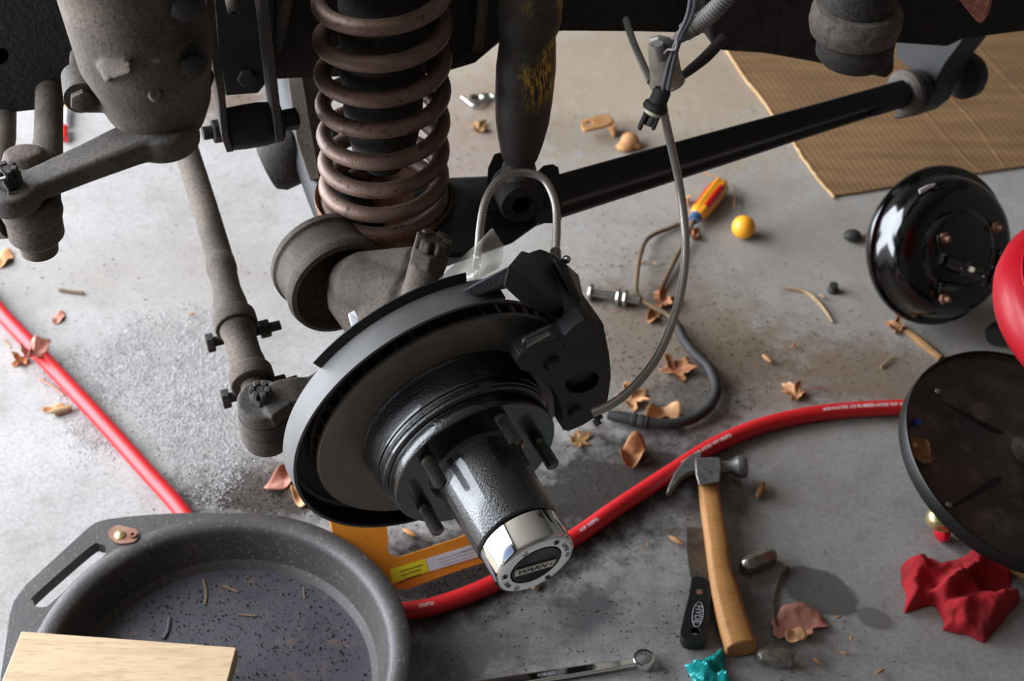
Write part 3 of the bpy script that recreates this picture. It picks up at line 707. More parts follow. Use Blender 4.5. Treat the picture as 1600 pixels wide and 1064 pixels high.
fx = (onax(868, 880, TE) - onax(805, 898, TE)).normalized(); fy = AX.cross(fx).normalized()
if fy.dot(UP) < 0: fy = -fy
fo = axp(TL + .0346) - fy*.0045
hh, hwid = .0052, .0232
P = [fo - fx*hwid*.96 - fy*hh, fo + fx*hwid*.93 - fy*hh, fo + fx*hwid*1.0 + fy*hh, fo - fx*hwid*1.0 + fy*hh]
npl = G().plate(P, (), AX*.0014).build('name_plate', 'plate', bd, bevel=.0003)
text('WARN', .0092, fo + AX*.0015 - fx*.0025, fx*1.0, fy, 'ink', npl, 'lettering', .0002, wrap=lambda p: fo + AX*(.0015+p.z) - fx*.0035 + fx*(p.x*1.18) + fy*p.y, shear=.18, bold=.0002)
ap = fo + AX*.0015 + fx*.0172
G().plate([ap - fy*.0018, ap + fx*.0032, ap + fy*.0018], (), AX*.0003).build('arrow_mark', 'ink', npl)
rr = .0335
def ringwrap(a0):
    def f(p):
        a = a0 - p.x/rr; return axp(TE + .0002 + p.z, rr + p.y, a)
    return f
text('LOCK', .0062, (0, 0, 0), (1, 0, 0), (0, 1, 0), 'palegrey_ink', ch, 'lettering', .0003, wrap=ringwrap(math.radians(6)))
text('FREE', .0062, (0, 0, 0), (1, 0, 0), (0, 1, 0), 'palegrey_ink', ch, 'lettering', .0003, wrap=ringwrap(math.radians(190)))
s1p = onax(780, 655, 0) - AXO
ph0 = math.atan2(s1p.dot(EB), s1p.dot(EA))
for k in range(5):
    a = ph0 + 2*PI*k/5; c = axp(-.001, .0705, a)
    g = G()
    pth = [c + AX*t for t in (0, .006, .0065)] + [c + AX*(.007 + .0007*i) for i in range(38)] + [c + AX*.0342, c + AX*.0355]
    rad = [.0074, .0074, .0068] + [.0072 if i % 2 else .0065 for i in range(38)] + [.0062, .0045]
    g.tube(pth, rad, 16); g.build('wheel_stud', 'stud', bd, sharp=60)

# ------------------------------------------------------------------ caliper
cp = thing('brake_caliper', 'black brake caliper clamped over the right side of the brake disc', 'caliper', onax(910, 560, -.06))
tF = -.022
F = [onax(u, v, tF) for u, v in ((806, 566), (812, 555), (825, 547), (850, 537), (882, 526), (900, 508), (915, 500), (935, 503), (946, 525), (953, 560), (955, 590), (950, 625), (934, 650), (912, 664), (888, 674), (880, 672), (878, 640), (870, 618), (860, 604), (846, 590), (826, 582), (812, 578))]
cen = (910, 597)
hole = [onax(cen[0] + 27*math.cos(a)*.95 + 5*math.sin(a), cen[1] + 15*math.sin(a) - 8*math.cos(a), tF) for a in [2*PI*k/24 for k in range(24)]]
G().plate(F, [hole], -AX*.02).build('outer_finger_plate', 'satin', cp, bevel=.0035)
B = [onax(u, v, tF - .015) for u, v in ((880, 560), (890, 500), (915, 490), (940, 500), (948, 540), (952, 580), (947, 620), (930, 648), (900, 655), (882, 640))]
g = G().plate([b + AX*.006 for b in B], (), -AX*.105)
g.hull([onax(u, v, -.085) for u, v in ((872, 500), (905, 478), (935, 500), (947, 545), (945, 620), (900, 650), (870, 600))] + [onax(u, v, -.135) for u, v in ((850, 470), (890, 455), (930, 490), (930, 600), (880, 640))])
g.build('caliper_housing', 'satin', cp, remesh=.0026, sm=8)
def onaxd(u, v, t): return onax(u, v, t)
# angular anchor bracket over the rim of the disc
br = G()
lit = [onax(u, v, -.052) for u, v in ((794, 416), (803, 434), (866, 475), (857, 493), (812, 472), (786, 448))]
back = [onax(u, v, -.115) for u, v in ((815, 391), (853, 402), (868, 420), (900, 486))] + [onax(900, 488, -.06), onax(880, 500, -.06)]
br.hull(lit + back)
br.build('anchor_bracket', 'rough_black', cp, bevel=.002)
G().hull([onax(u, v, t) for u, v, t in ((722, 455, -.07), (740, 464, -.065), (786, 447, -.055), (800, 434, -.055), (795, 416, -.06), (722, 452, -.09), (800, 415, -.09), (795, 450, -.075))]).build('bracket_arm', 'rough_black', cp, bevel=.002)
G().hull([onax(u, v, t) for u, v, t in ((862, 402, -.10), (884, 412, -.095), (908, 470, -.055), (900, 486, -.05), (870, 410, -.13), (905, 430, -.12), (915, 480, -.08))]).build('pad_abutment', 'satin', cp, bevel=.003)
c = onax(902, 492, -.04)
G().hull([onax(u, v, t) for u, v, t in ((868, 496, -.05), (885, 505, -.035), (885, 522, -.03), (897, 520, -.03), (903, 500, -.03), (900, 488, -.05), (880, 490, -.07), (905, 515, -.06))]).build('pad_ear', 'satin', cp, bevel=.002)
W = spline([onax(u, v, -.016) for u, v in ((819, 541), (818, 532), (826, 527), (842, 519), (860, 511), (866, 514), (874, 524), (882, 534), (884, 540))], 5)
G().tube(W, .0034, 10, flat=.6).build('pad_clip', 'satin', cp)
W = [onax(u, v, -.017) for u, v in ((818, 541), (836, 531), (858, 519))]
G().tube(W, .0028, 8).build('pad_clip', 'steel', cp)
for u, v in ((862, 567), (898, 642)):
    c = onax(u, v, tF); G().lathe([(0, .005), (.006, .005), (.008, .003), (.009, 0), (.009, -.004)], c, AX, 20).build('guide_boss', 'satin', cp)
c = cam(872, 412, 1.60); e = cam(884, 406, 1.59)
bs = G().lathe([(.0035, 0), (.0045, .002), (.0035, .006), (.0028, .007), (.004, .011), (.0045, .015), (.003, .018), (0, .018)], c, e-c, 14).build('bleed_screw', 'steel', cp)
G().box(onax(930, 645, -.09), .01, .006, .02, EA, EB, AX).build('hose_fitting', 'satin', cp, bevel=.001)
c = cam(930, 655, 1.53); G().tube([c, cam(936, 664, 1.53)], .0035, 10).build('guide_pin', 'darkiron', cp)

# ------------------------------------------------------------------ braided hoses
h1 = thing('braided_brake_hose', 'short looped braided steel hose arching from knuckle to caliper in front of the shock', 'hose', cam(810, 300, 1.62))
pth = spline([cam(u, v, d) for u, v, d in ((738, 440, 1.60), (746, 400, 1.60), (751, 350, 1.605), (760, 310, 1.61), (782, 280, 1.62), (815, 269, 1.63), (848, 279, 1.63), (866, 312, 1.625), (870, 352, 1.62), (868, 398, 1.61), (868, 420, 1.60))], 8)
G().tube(pth, .0044, 14).build('braided_sleeve', 'braid', h1, sharp=80)
G().lathe([(0, 0), (.006, 0), (.006, .018), (.0045, .02), (0, .02)], cam(869, 412, 1.60), (cam(868, 395, 1.61)-cam(869, 412, 1.60)), 16).build('crimp_collar', 'steel', h1)
h2 = thing('braided_brake_hose', 'long braided steel hose curving down from the hanging bracket to the caliper bottom', 'hose', cam(1060, 380, 1.62))
pth = spline([cam(u, v, d) for u, v, d in ((1034, 150, 1.60), (1038, 180, 1.61), (1048, 225, 1.63), (1060, 280, 1.645), (1068, 335, 1.65), (1071, 390, 1.645), (1065, 450, 1.63), (1050, 505, 1.61), (1028, 555, 1.59), (1000, 594, 1.57), (970, 622, 1.555), (945, 637, 1.55), (925, 645, 1.55))], 8)
G().tube(pth, .0047, 14).build('braided_sleeve', 'braid', h2, sharp=80)

hbk = thing('hose_bracket', 'dusty tan cone shaped hose bracket hanging below the frame', 'bracket', cam(1040, 110, 1.63))
t0, t1 = cam(1034, 70, 1.60), cam(1042, 128, 1.63)
td = (t1-t0)
G().lathe([(.008, -.002), (.0135, -.002), (.015, 0), (.016, td.length*.5), (.0175, td.length), (.010, td.length)], t0, td, 32).build('cone_sleeve', 'tan', hbk)
G().lathe([(0, 0), (.0185, 0), (.0192, .0015), (.0192, .003), (.018, .004), (0, .004)], t1 - td.normalized()*.002, td.normalized() + V((.0, .0, .25)), 36).build('round_flange', 'tan', hbk)
G().tube([cam(1020, 66, 1.59), cam(1030, 63, 1.585), cam(1042, 66, 1.585), cam(1050, 74, 1.59)], .0055, 12).build('bolt_clamp', 'pipe', hbk)
G().cyl(cam(1034, 92, 1.588), cam(1028, 68, 1.575), .0055, 14).build('line_nut', 'pipe', hbk)
bp = tag(G().tube(spline([cam(978, 30, 1.72), cam(988, 62, 1.70), cam(1002, 95, 1.675), (cam(1017, 128, 1.645))]), .0042, 12).build('brake_pipe', 'pipe'), 'thin straight grey pipe running from the frame down to the hose bracket', 'pipe')
bp2 = tag(G().tube(spline([cam(1062, 122, 1.645), cam(1080, 108, 1.67), cam(1104, 88, 1.70), cam(1130, 60, 1.72)]), [.004, .0055, .0065, .0065], 12).build('brake_pipe', 'darkiron'), 'short dark tube angled up right from the hose bracket behind the frame', 'pipe')

wh = thing('wiring_harness', 'grey ribbed conduit and twin wires ending in a dark sensor plug, above the arm', 'wiring', cam(1070, 50, 1.58))
pth = spline([cam(1070, 50, 1.585), cam(1092, 36, 1.575), cam(1118, 14, 1.56), cam(1140, -12, 1.55), cam(1160, -50, 1.54)], 26)
G().tube(pth, [(.0098 if i % 4 < 2 else .0082) for i in range(len(pth))], 16).build('conduit', 'conduit', wh, sharp=70)
G().tube(spline([cam(1052, 66, 1.59), cam(1062, 58, 1.587), cam(1076, 48, 1.583), cam(1086, 41, 1.578)], 5), [.004, .0065, .0085, .0098], 14).build('tape_wrap', 'bracketdust', wh)
for k, (o, dd) in enumerate((((0, 0), 0), ((7, 2), .004))):
    G().tube(spline([cam(1076 + o[0], -30, 1.56), cam(1078 + o[0], 4, 1.565), cam(1072 + o[0]*.9, 30, 1.57), cam(1062 + o[0]*.6, 52, 1.574), cam(1052 + o[0]*.8, 78, 1.575), cam(1043 + o[0], 105, 1.577), cam(1035 + o[0]*1.2, 142, 1.58)], 8), .0024, 10).build('wire', 'wire', wh)
G().tube(spline([cam(1058, 62, 1.572), cam(1057, 72, 1.568), cam(1054, 78, 1.568), cam(1044, 78, 1.572), cam(1038, 84, 1.575)], 6), .0016, 8).build('tie_wire', 'pipe', wh)
p0_, p1_ = cam(1036, 140, 1.582), cam(1022, 172, 1.592); pd = (p1_-p0_).normalized()
G().lathe([(0, 0), (.0085, 0), (.0095, .003), (.0095, .015), (.0125, .017), (.0135, .021), (.0125, .0235), (0, .0235)], p0_, pd, 28).build('plug', 'rubber', wh)
G().lathe([(0, .0235), (.0092, .0235), (.0092, .028), (0, .028)], p0_, pd, 28).build('seal_ring', 'clear', wh)
for s_ in (-1, 1):
    q = p0_ + pd*.036 + RT*(.007*s_); G().box(q, .0035, .012, .018, RT, pd.cross(RT).normalized(), pd).build('plug_latch', 'rubber', wh, bevel=.0006)
G().cyl(p0_ + pd*.028, p0_ + pd*.041, .004, 12).build('plug_pin', 'steel', wh)

# ------------------------------------------------------------------ clear plastic strip and tape scraps by the disc
bo = [(769, 356), (778, 362), (786, 382), (789, 408), (772, 422), (744, 440), (712, 458), (690, 469), (668, 478), (640, 492), (660, 462), (678, 440), (708, 415), (740, 386)]
dpt = lambda u, v: 1.545 + (789-u)*.0002 + .006*math.sin(u*.09) + .004*math.sin(v*.13+u*.05)
g = G(); rows = []
L1 = [(640, 492), (662, 462), (690, 432), (715, 408), (740, 385), (758, 367), (769, 356)]
L2 = [(640, 492), (672, 476), (700, 464), (730, 448), (760, 430), (782, 414), (787, 384)]
for (a, b) in zip(spline([(u, v, 0) for u, v in L1], 5), spline([(u, v, 0) for u, v in L2], 5)):
    rows.append([cam(a.x + (b.x-a.x)*k/8, a.y + (b.y-a.y)*k/8 + (2*math.sin(k*2+a.x*.2) if 0 < k < 8 else 0), dpt(a.x + (b.x-a.x)*k/8, a.y + (b.y-a.y)*k/8)) for k in range(9)])
n = len(rows)
g.add([p for r in rows for p in r], [(i*9+k, i*9+k+1, (i+1)*9+k+1, (i+1)*9+k) for i in range(n-1) for k in range(8)])
tag(g.build('plastic_strip', 'film', sharp=80, solid=.0004), 'torn strip of clear plastic film lying over the top of the brake disc', 'plastic')
P = [cam(u, v, d) for u, v, d in ((544, 492, 1.60), (552, 488, 1.60), (558, 500, 1.595), (557, 524, 1.58), (549, 512, 1.585))]
tag(G().plate(P, (), V((.001, .002, .001))).build('tape_scrap', 'pinkscrap'), 'sliver of white tape hanging below the dusty axle cup', 'tape')
P = [cam(u, v, d) for u, v, d in ((584, 491, 1.555), (618, 487, 1.545), (603, 498, 1.545), (583, 506, 1.55))]
tag(G().plate(P, (), V((.001, .002, .001))).build('tape_scrap', 'pinkscrap'), 'bright white scrap of tape tucked behind the top of the disc shield', 'tape')
# ------------------------------------------------------------------ drain pan
ZR = .078
PC = onz(341, 1031, ZR); PB = V((PC.x, PC.y, 0))
RP = (onz(643, 1031, ZR) - PC).length
dp = thing('drain_pan', 'round dark plastic oil drain pan with slotted carrying handle and dirty floor, lower left', 'pan', PB)
k = RP
prof = [(0, .004), (.150, .004), (.160, .02), (k - .024, .055), (k - .008, ZR - .010), (k - .001, ZR - .004), (k, ZR - .001), (k - .003, ZR + .0015), (k - .012, ZR + .002), (k - .021, ZR + .001), (k - .0255, ZR - .003), (k - .0275, ZR - .008), (k - .0385, .040), (k - .042, .031), (k - .047, .027), (k - .06, .027)]
G().lathe(prof, PB, (0, 0, 1), 128).build('pan_shell', 'pan', dp, sharp=60)
G().lathe([(k - .0445, .0285), (k - .05, .0278), (k - .075, .0275), (0, .0272), (0, .006), (k - .06, .006)], PB, (0, 0, 1), 96).build('pan_bottom', 'panfloor', dp)
out = [(400, 806), (340, 802), (290, 801), (240, 803.5), (200, 807), (168, 811), (150, 816), (138, 824), (90, 868), (40, 914), (22, 938), (15, 960), (8, 1010), (0, 1064), (-8, 1130)]
O = [onz(u, v, ZR + .001) for u, v in out]
def ang(p): return math.atan2(p.y - PB.y, p.x - PB.x)
aS, aE = ang(O[-1]), ang(O[0])
if aS < 0: aS += 2*PI
if aE < 0: aE += 2*PI
inner = [PB + V((math.cos(a)*(k - .017), math.sin(a)*(k - .017), ZR + .001)) for a in [aS + (aE-aS)*i/24 for i in range(25)]]
sl_ = [(52, 938), (56, 928), (140, 855), (155, 850), (165, 853), (165, 862), (158, 872), (82, 940), (68, 948), (56, 947)]
SL = spline([onz(u, v, ZR + .001) for u, v in sl_], 4, True)
G().plate(O + inner, [SL], V((0, 0, -.016))).build('handle', 'pan', dp, bevel=.005)
tp = [onz(u, v, ZR + .0022) for u, v in ((170, 838), (172, 828), (184, 822), (200, 825), (212, 828), (217, 836), (212, 846), (198, 850), (182, 849))]
tab = G().plate(spline(tp, 3, True), (), V((0, 0, .0016))).build('rusty_tab', 'rustbracket', dp, label='rusty brown riveted tab')
tab.data.materials[0] = M['copper']
c = onz(188, 837, ZR + .003); G().lathe([(.0068, 0), (.0065, .002), (.004, .0035), (0, .004)], c, (0, 0, 1), 20).build('rivet', 'brass', tab)
c = onz(208, 837, ZR + .003); G().lathe([(.0022, .001), (.0026, .003), (.0046, .003), (.005, 0)], c, (0, 0, 1), 20).build('rivet', 'copper', tab)
# sludge crumbs in the pan
g = G()
for i in range(2600):
    a = random.uniform(0, 2*PI); r = (k - .05)*math.sqrt(random.random()); s = random.choice((.0004, .0006, .0008, .0012))*random.uniform(.7, 1.5)
    p = PB + V((r*math.cos(a), r*math.sin(a), .0275 + s*.4))
    g.add([p + V((s, 0, 0)), p + V((-s*.6, s*.8, 0)), p + V((-s*.5, -s, 0)), p + V((0, 0, s*1.2))], [(0, 1, 3), (1, 2, 3), (2, 0, 3)])
g.build('sludge_crumbs', 'sludge', dp, kind='stuff', flat=True)
for pth, r in (([(265, 965), (262, 985), (255, 998)], .0025), ([(318, 905), (322, 925), (320, 945)], .0018), ([(350, 915), (372, 925)], .0014), ([(474, 918), (476, 935)], .001), ([(372, 960), (400, 962)], .0014)):
    G().tube(spline([onz(u, v, .0285) for u, v in pth], 4), r, 8, flat=.6).build('sludge_streak', 'darktwig' if r < .002 else 'panfloor', dp)

# wooden board on the pan
zt = ZR + .022
A_, B_ = onz(33, 986, zt), onz(370, 1011, zt)
wx = (B_-A_).normalized(); wy = V((wx.y, -wx.x, 0)); W_ = (B_-A_).length
tag(G().box(A_.lerp(B_, .5) + wy*.0925 - V((0, 0, .0095)), W_, .185, .019, wx, wy, V((0, 0, 1))).build('wood_board', 'pine', bevel=.0015), 'pale pine board with square cut ends resting across the drain pan, bottom left', 'board')

# ------------------------------------------------------------------ orange tool under the disc
ot = thing('orange_stand', 'orange painted metal stand foot with yellow and white sticker, behind the drain pan', 'stand', onz(680, 880, 0))
q0, q1, q2 = onz(632, 918, .012), onz(782, 868, .012), onz(560, 812, .075)
on = (q1-q0).cross(q2-q0).normalized()
if on.z < 0: on = -on
OP = lambda u, v, h=0: onpl(u, v, q0 + on*h, on)
outer = [OP(*p) for p in ((515, 780), (516, 815), (520, 832), (560, 868), (600, 900), (622, 920), (636, 921), (700, 897), (790, 868), (800, 820), (790, 760), (640, 770))]
hole = spline([OP(*p) for p in ((607, 845), (606, 860), (614, 868), (628, 869), (680, 852), (722, 838), (732, 828), (742, 800), (735, 785), (660, 790), (608, 800))], 3, True)
G().plate(outer, [hole], -on*.006).build('side_plate', 'orange', ot, bevel=.0015)
yl = G().plate([OP(u, v, .0003) for u, v in ((609, 890), (664, 873), (670, 893), (613, 912))], (), on*.0004).build('yellow_sticker', 'yellow', ot, label='yellow warning sticker')
wl_ = G().plate([OP(u, v, .0003) for u, v in ((665, 873), (750, 847), (757, 867), (671, 893))], (), on*.0004).build('white_sticker', 'white', ot, label='white paper sticker')
lx = (OP(664, 873) - OP(609, 890)).normalized(); ly = on.cross(lx)
g = G()
for (u, v, n) in ((626, 893, 8), (628, 899, 7), (632, 905, 6)):
    o = OP(u, v, .0008)
    for i in range(n): g.box(o + lx*(.0036*i + .001), .0028, .0012, .0002, lx, ly, on)
g.build('small_print', 'ink', yl)
g = G()
for (u, v, n) in ((686, 874, 14), (687, 879, 14), (688, 884, 13), (720, 862, 6)):
    o = OP(u, v, .0008)
    for i in range(n): g.box(o + lx*(.0036*i), .003, .0007, .0002, lx, ly, on)
g.build('small_print', 'palegrey_ink', wl_)

# ------------------------------------------------------------------ red air hose
RH = .0108
ah = thing('air_hose', 'long red rubber air hose crossing the floor behind the drain pan with white print', 'hose', onz(700, 945, 0))
pA = [onz(u, v, RH) for u, v in ((-70, 400), (-30, 448), (0, 487), (70, 562), (150, 648), (228, 735), (285, 800))]
pB = [onz(u, v, RH) for u, v in ((640, 954), (700, 940), (770, 912), (830, 878), (900, 838), (960, 796), (1050, 737), (1120, 694), (1200, 662), (1300, 643), (1430, 636), (1500, 640), (1580, 660))]
a0 = ang(pA[-1]); a1 = ang(pB[0]); rb = .182
arc = [PB + V((math.cos(a)*rb, math.sin(a)*rb, RH)) for a in [a0 + (a1-a0)*f for f in (.12, .25, .38, .5, .62, .75, .88)]]
hp = spline(pA + arc + pB, 10)
G().tube(hp, RH, 20).build('rubber_tube', 'redhose', ah, sharp=80)
cum = [0]
for i in range(1, len(hp)): cum.append(cum[-1] + (hp[i]-hp[i-1]).length)
def along(s):
    for i in range(1, len(hp)):
        if cum[i] >= s:
            f = (s-cum[i-1])/(cum[i]-cum[i-1]); return hp[i-1].lerp(hp[i], f), (hp[i]-hp[i-1]).normalized()
    return hp[-1], (hp[-1]-hp[-2]).normalized()
def nearest(u, v):
    p = onz(u, v, RH); return cum[min(range(len(hp)), key=lambda i: (hp[i]-p).length)]
def hosewrap(s0, phi0):
    def f(p):
        c, t = along(s0 + p.x); zz = V((0, 0, 1)); sd_ = zz.cross(t).normalized()
        a = p.y/RH + phi0; return c + (zz*math.cos(a) + sd_*math.sin(a))*(RH + .0001 + p.z)
    return f
for u, v, s in ((1350, 640, 'AIR/WATER 3/8 RUBBER-HOSE WP 300PSI'), (1100, 704, '3/8 RUBBER-HOSE WP 300PSI'), (918, 826, 'WP 300PSI'), (666, 950, '300PSI')):
    text(s, .0068, (0, 0, 0), (1, 0, 0), (0, 1, 0), 'whiteink', ah, 'hose_print', .00015, wrap=hosewrap(nearest(u, v), -.35 if u > 1000 else -.3))

# ------------------------------------------------------------------ cardboard
cb = thing('cardboard_sheet', 'flat brown corrugated cardboard sheet on the floor at upper right', 'cardboard', onz(1450, 200, 0))
C_ = [(1302, 308), (1288, 292), (1240, 224), (1190, 155), (1140, 86), (1060, -30), (1000, -120), (1760, -120), (1760, 235), (1600, 262), (1450, 284), (1340, 303)]
G().plate([onz(u, v, .001) for u, v in C_], (), V((0, 0, .004))).build('sheet', 'cardboard', cb)
g = G()
e = spline([onz(u, v, .0045) for u, v in ((1304, 309), (1288, 291), (1265, 262), (1240, 224), (1214, 190), (1190, 155), (1165, 124), (1140, 86), (1100, 28))], 6)
g.tube([p + V((random.uniform(-.001, .001), random.uniform(-.001, .001), 0)) for p in e], .0022, 8).build('torn_edge', 'cardedge', cb)
for pts_ in ([(1390, 100), (1440, 170), (1500, 240), (1535, 270)], [(1500, 40), (1560, 110), (1620, 170)], [(1450, 120), (1520, 190), (1570, 262)]):
    G().tube(spline([onz(u, v, .005) for u, v in pts_], 5), .0016, 6, flat=.5).build('crease', 'cardboard', cb)

# ------------------------------------------------------------------ brake booster
bo_o = thing('brake_booster', 'glossy black round brake booster leaning on the floor beside the cardboard', 'booster', onz(1470, 470, 0))
BX = (RT*.33 - UP*.17 - FW*.93).normalized()
zc = .113
BC = cam(1466, 384, 2.17); BC = onz(1466, 384, zc)
RB = 125*(BC-CAM).dot(FW)/FP
f = RB/.12
prof = [(0, -.075), (.05, -.073), (.088, -.058), (.106, -.03), (.112, -.008), (.1195, -.006), (.121, -.002), (.1195, .003), (.113, .004), (.108, .010), (.106, .024), (.101, .036), (.094, .043), (.085, .046), (.062, .0475), (.057, .053), (.052, .0545), (.0, .055)]
G().lathe([(r*f, h) for r, h in prof], BC, BX, 96).build('shell', 'boostergloss', bo_o)
bu = (RT - BX*RT.dot(BX)).normalized(); bv = BX.cross(bu).normalized()
if bv.dot(UP) < 0: bv = -bv
FC = BC + BX*.055
BP = lambda u, v, h=0: onpl(u, v, FC + BX*h, BX)
for u, v in ((1474, 372), (1556, 355), (1474, 466), (1568, 450)):
    c = BP(u, v); g = G(); g.cyl(c, c + BX*.016, .0035, 12).hexn(c, c + BX*.006, .0085); g.build('stud_nut', 'copper', bo_o, bevel=.0006)
for P in ([(1463, 368), (1466, 396), (1500, 402), (1556, 416), (1562, 390)], [(1466, 458), (1468, 442), (1500, 446), (1536, 455)]):
    pts_ = [BP(u, v, .002) for u, v in P]
    g = G()
    for a, b in zip(pts_, pts_[1:]):
        d = (b-a); g.box(a.lerp(b, .5), d.length + .002, .0022, .008, d.normalized(), BX.cross(d.normalized()), BX)
    g.build('raised_bracket', 'boostergloss', bo_o, bevel=.0004)
r_a, r_b = BP(1480, 408, .012), BP(1540, 430, .04)
rdx = (r_b-r_a).normalized()
G().lathe([(0, 0), (.009, 0), (.0095, .02), (.012, .021), (.012, .028), (.0095, .03), (.0105, .05), (.0155, .052), (.0155, .057), (.012, .06), (.0155, .063), (.0155, .068), (.0, .07)], r_a, rdx, 28).build('push_rod', 'boostergloss', bo_o)
G().box(r_a + rdx*.025 + BX*.011, .012, .008, .003, rdx, BX.cross(rdx), BX).build('rod_clip', 'clear', bo_o, bevel=.0006)
P = [onpl(u, v, BC + BX*.0450, BX) for u, v in ((1435, 297), (1440, 294), (1448, 290), (1460, 287), (1459, 291), (1450, 295), (1443, 300), (1437, 302))]
G().plate(P, (), BX*.0018).build('chalk_smear', 'whiteink', bo_o)

# ------------------------------------------------------------------ rolling stool
st = thing('rolling_stool', 'rolling shop stool with red vinyl seat and round black tool tray, right edge', 'stool', onz(1600, 800, 0))
SN = V((.259, -.180, 1)).normalized(); S0 = onz(1601.5, 712.4, .09); RS = .1585
G().lathe([(0, -.02), (RS - .012, -.021), (RS - .002, -.019), (RS + .0005, -.012), (RS + .0008, -.001), (RS, .0005), (RS - .0012, -.0005), (RS - .002, -.012), (RS - .008, -.0165), (RS - .016, -.017), (.05, -.0165), (.03, -.012), (0, -.012)], S0, SN, 128).build('tool_tray', 'tray', st)
TP = lambda u, v, h: onpl(u, v, S0 + SN*h, SN)
for a, b in (((1470, 628), (1596, 694)), ((1490, 790), (1580, 735)), ((1700, 600), (1625, 690))):
    p_, q_ = TP(*a, -.0172), TP(*b, -.0162)
    G().tube([p_, p_.lerp(q_, .5), q_], [.002, .005, .005], 10, flat=.35).build('pressed_rib', 'blackedge', st)
G().lathe([(RS - .0015, -.0015), (RS - .001, .0012), (RS + .001, .0012), (RS + .0018, -.0005), (RS + .0018, -.019), (RS + .0005, -.02)], S0, SN, 128).build('tray_rim', 'blackedge', st)
G().lathe([(.0, -.014), (.022, -.014), (.024, -.010), (.019, -.006), (.012, -.004), (.012, .24), (0, .24)], TP(1614, 699, 0), SN, 32).build('post', 'tray', st)
for u, v, m in ((1463, 612, 'steel'), (1480, 790, 'steel'), (1428, 698, 'brass')):
    c = TP(u, v, -.0168); G().lathe([(.0055, 0), (.005, .003), (.003, .005), (0, .0055)], c, SN, 16).build('tray_bolt', m, st)
c = TP(1432, 662, -.0165); G().lathe([(.0055, 0), (.006, .004), (.003, .008), (0, .008)], c, SN, 12).build('blue_plug', 'blueplastic', st, label='small blue plastic plug')
ctop = cam(1474, 804, 1.80)
def caster(u, v, z, zz):
    c = onz(u, v, z); 
    h = G().lathe([(0, .018), (.010, .016), (.017, .009), (.019, 0), (.018, -.004), (.0, -.004)], c, (.1, .05, 1), 28).build('caster_housing', 'brass', st, label='shiny brass caster housing')
    zb = c.z - .004
    G().lathe([(0, -.008), (zb*.42, -.006), (zb*.5, -.004), (zb*.5, .004), (zb*.42, .006), (0, .008)], V((c.x + .004, c.y - .004, zb*.5)), (.9, .3, 0), 28).build('caster_wheel', 'redvinyl', h, label='red caster wheel')
caster(1470, 812, .031, 0); caster(1640, 870, .03, 0)
G().lathe([(0, -.012), (.014, -.012), (.018, -.006), (.018, .006), (.014, .012), (0, .012)], onz(1560, 521, .018), (.5, .6, 0), 24).build('rear_wheel', 'blackplastic', st, label='dark rear wheel')
sc_ = cam(1775, 484, 1.68); RQ = .1515
sn2 = V((.2, -.12, 1)).normalized()
G().lathe([(0, -.045), (RQ - .02, -.045), (RQ - .005, -.04), (RQ, -.028), (RQ + .001, -.012), (RQ - .005, 0), (RQ - .014, .009), (RQ - .03, .015), (RQ - .06, .019), (0, .02)], sc_, sn2, 128).build('seat', 'redvinyl', st, sharp=80)
G().lathe([(RQ - .0165 + .0013*math.cos(t), .0105 + .0013*math.sin(t)) for t in [2*PI*i/10 for i in range(11)]], sc_, sn2, 128).build('seat_piping', 'redvinyl', st)

# ------------------------------------------------------------------ hammer
hm = thing('claw_hammer', 'claw hammer with grey steel head and varnished wooden handle lying on the floor', 'hammer', onz(1120, 850, 0))
zh = .017
Hc = [onz(u, v, .024) for u, v in ((1106, 745), (1112, 790), (1120, 840), (1126, 885), (1134, 920), (1146, 965), (1160, 1008))]
hw = [(.0125, .0105), (.0135, .0115), (.014, .012), (.0138, .012), (.0165, .0135), (.0175, .014), (.0185, .0145)]
pth = spline(Hc, 6); ws = [ (lerp_list([a for a, b in hw], len(pth))[i], lerp_list([b for a, b in hw], len(pth))[i]) for i in range(len(pth))]
pth = [p + V((0, 0, -.024 + .0015 + ws[i][1] + .006*(1 - i/len(pth)))) for i, p in enumerate(pth)]
sec = [(1, -.4), (1, .4), (.75, .85), (.3, 1), (-.3, 1), (-.75, .85), (-1, .4), (-1, -.4), (-.75, -.85), (-.3, -1), (.3, -1), (.75, -.85)]
G().sweep(pth, sec, ws, (0, 0, 1)).build('wooden_handle', 'hickory', hm, bevel=.0018, sharp=25)
HZ = .027
g = G()
g.hull([onz(u, v, z) for z in (HZ - .013, HZ + .011) for u, v in ((1086, 716), (1124, 714), (1127, 722), (1125, 754), (1092, 758), (1087, 742))])
o1, o2 = onz(1124, 731, HZ), onz(1166, 729, HZ); d = (o2-o1); L_ = d.length
g.lathe([(0, -.01), (.011, -.01), (.0085, L_*.2), (.0088, L_*.45), (.0135, L_*.62), (.0145, L_*.7), (.0145, L_*.95), (.0135, L_), (0, L_)], o1, d, 32)
for s_ in (0, 1):
    za, zb = (HZ - .012, HZ - .0025) if s_ == 0 else (HZ + .001, HZ + .0095)
    cl = [(1096, 712), (1080, 716), (1066, 728), (1053, 746), (1043, 768), (1041, 777), (1050, 771), (1064, 753), (1078, 743), (1092, 742)]
    dv = -3 if s_ else 2
    top = [onz(u, v + dv, zb) for u, v in cl]
    g.plate([onz(u, v, za) for u, v in cl], (), V((0, 0, zb - za)))
g.build('steel_head', 'hammersteel', hm, bevel=.0016)
c = onz(1165.5, 729, HZ); G().cyl(c, c + d.normalized()*.0006, .0128, 32).build('striking_face', 'steel', hm)

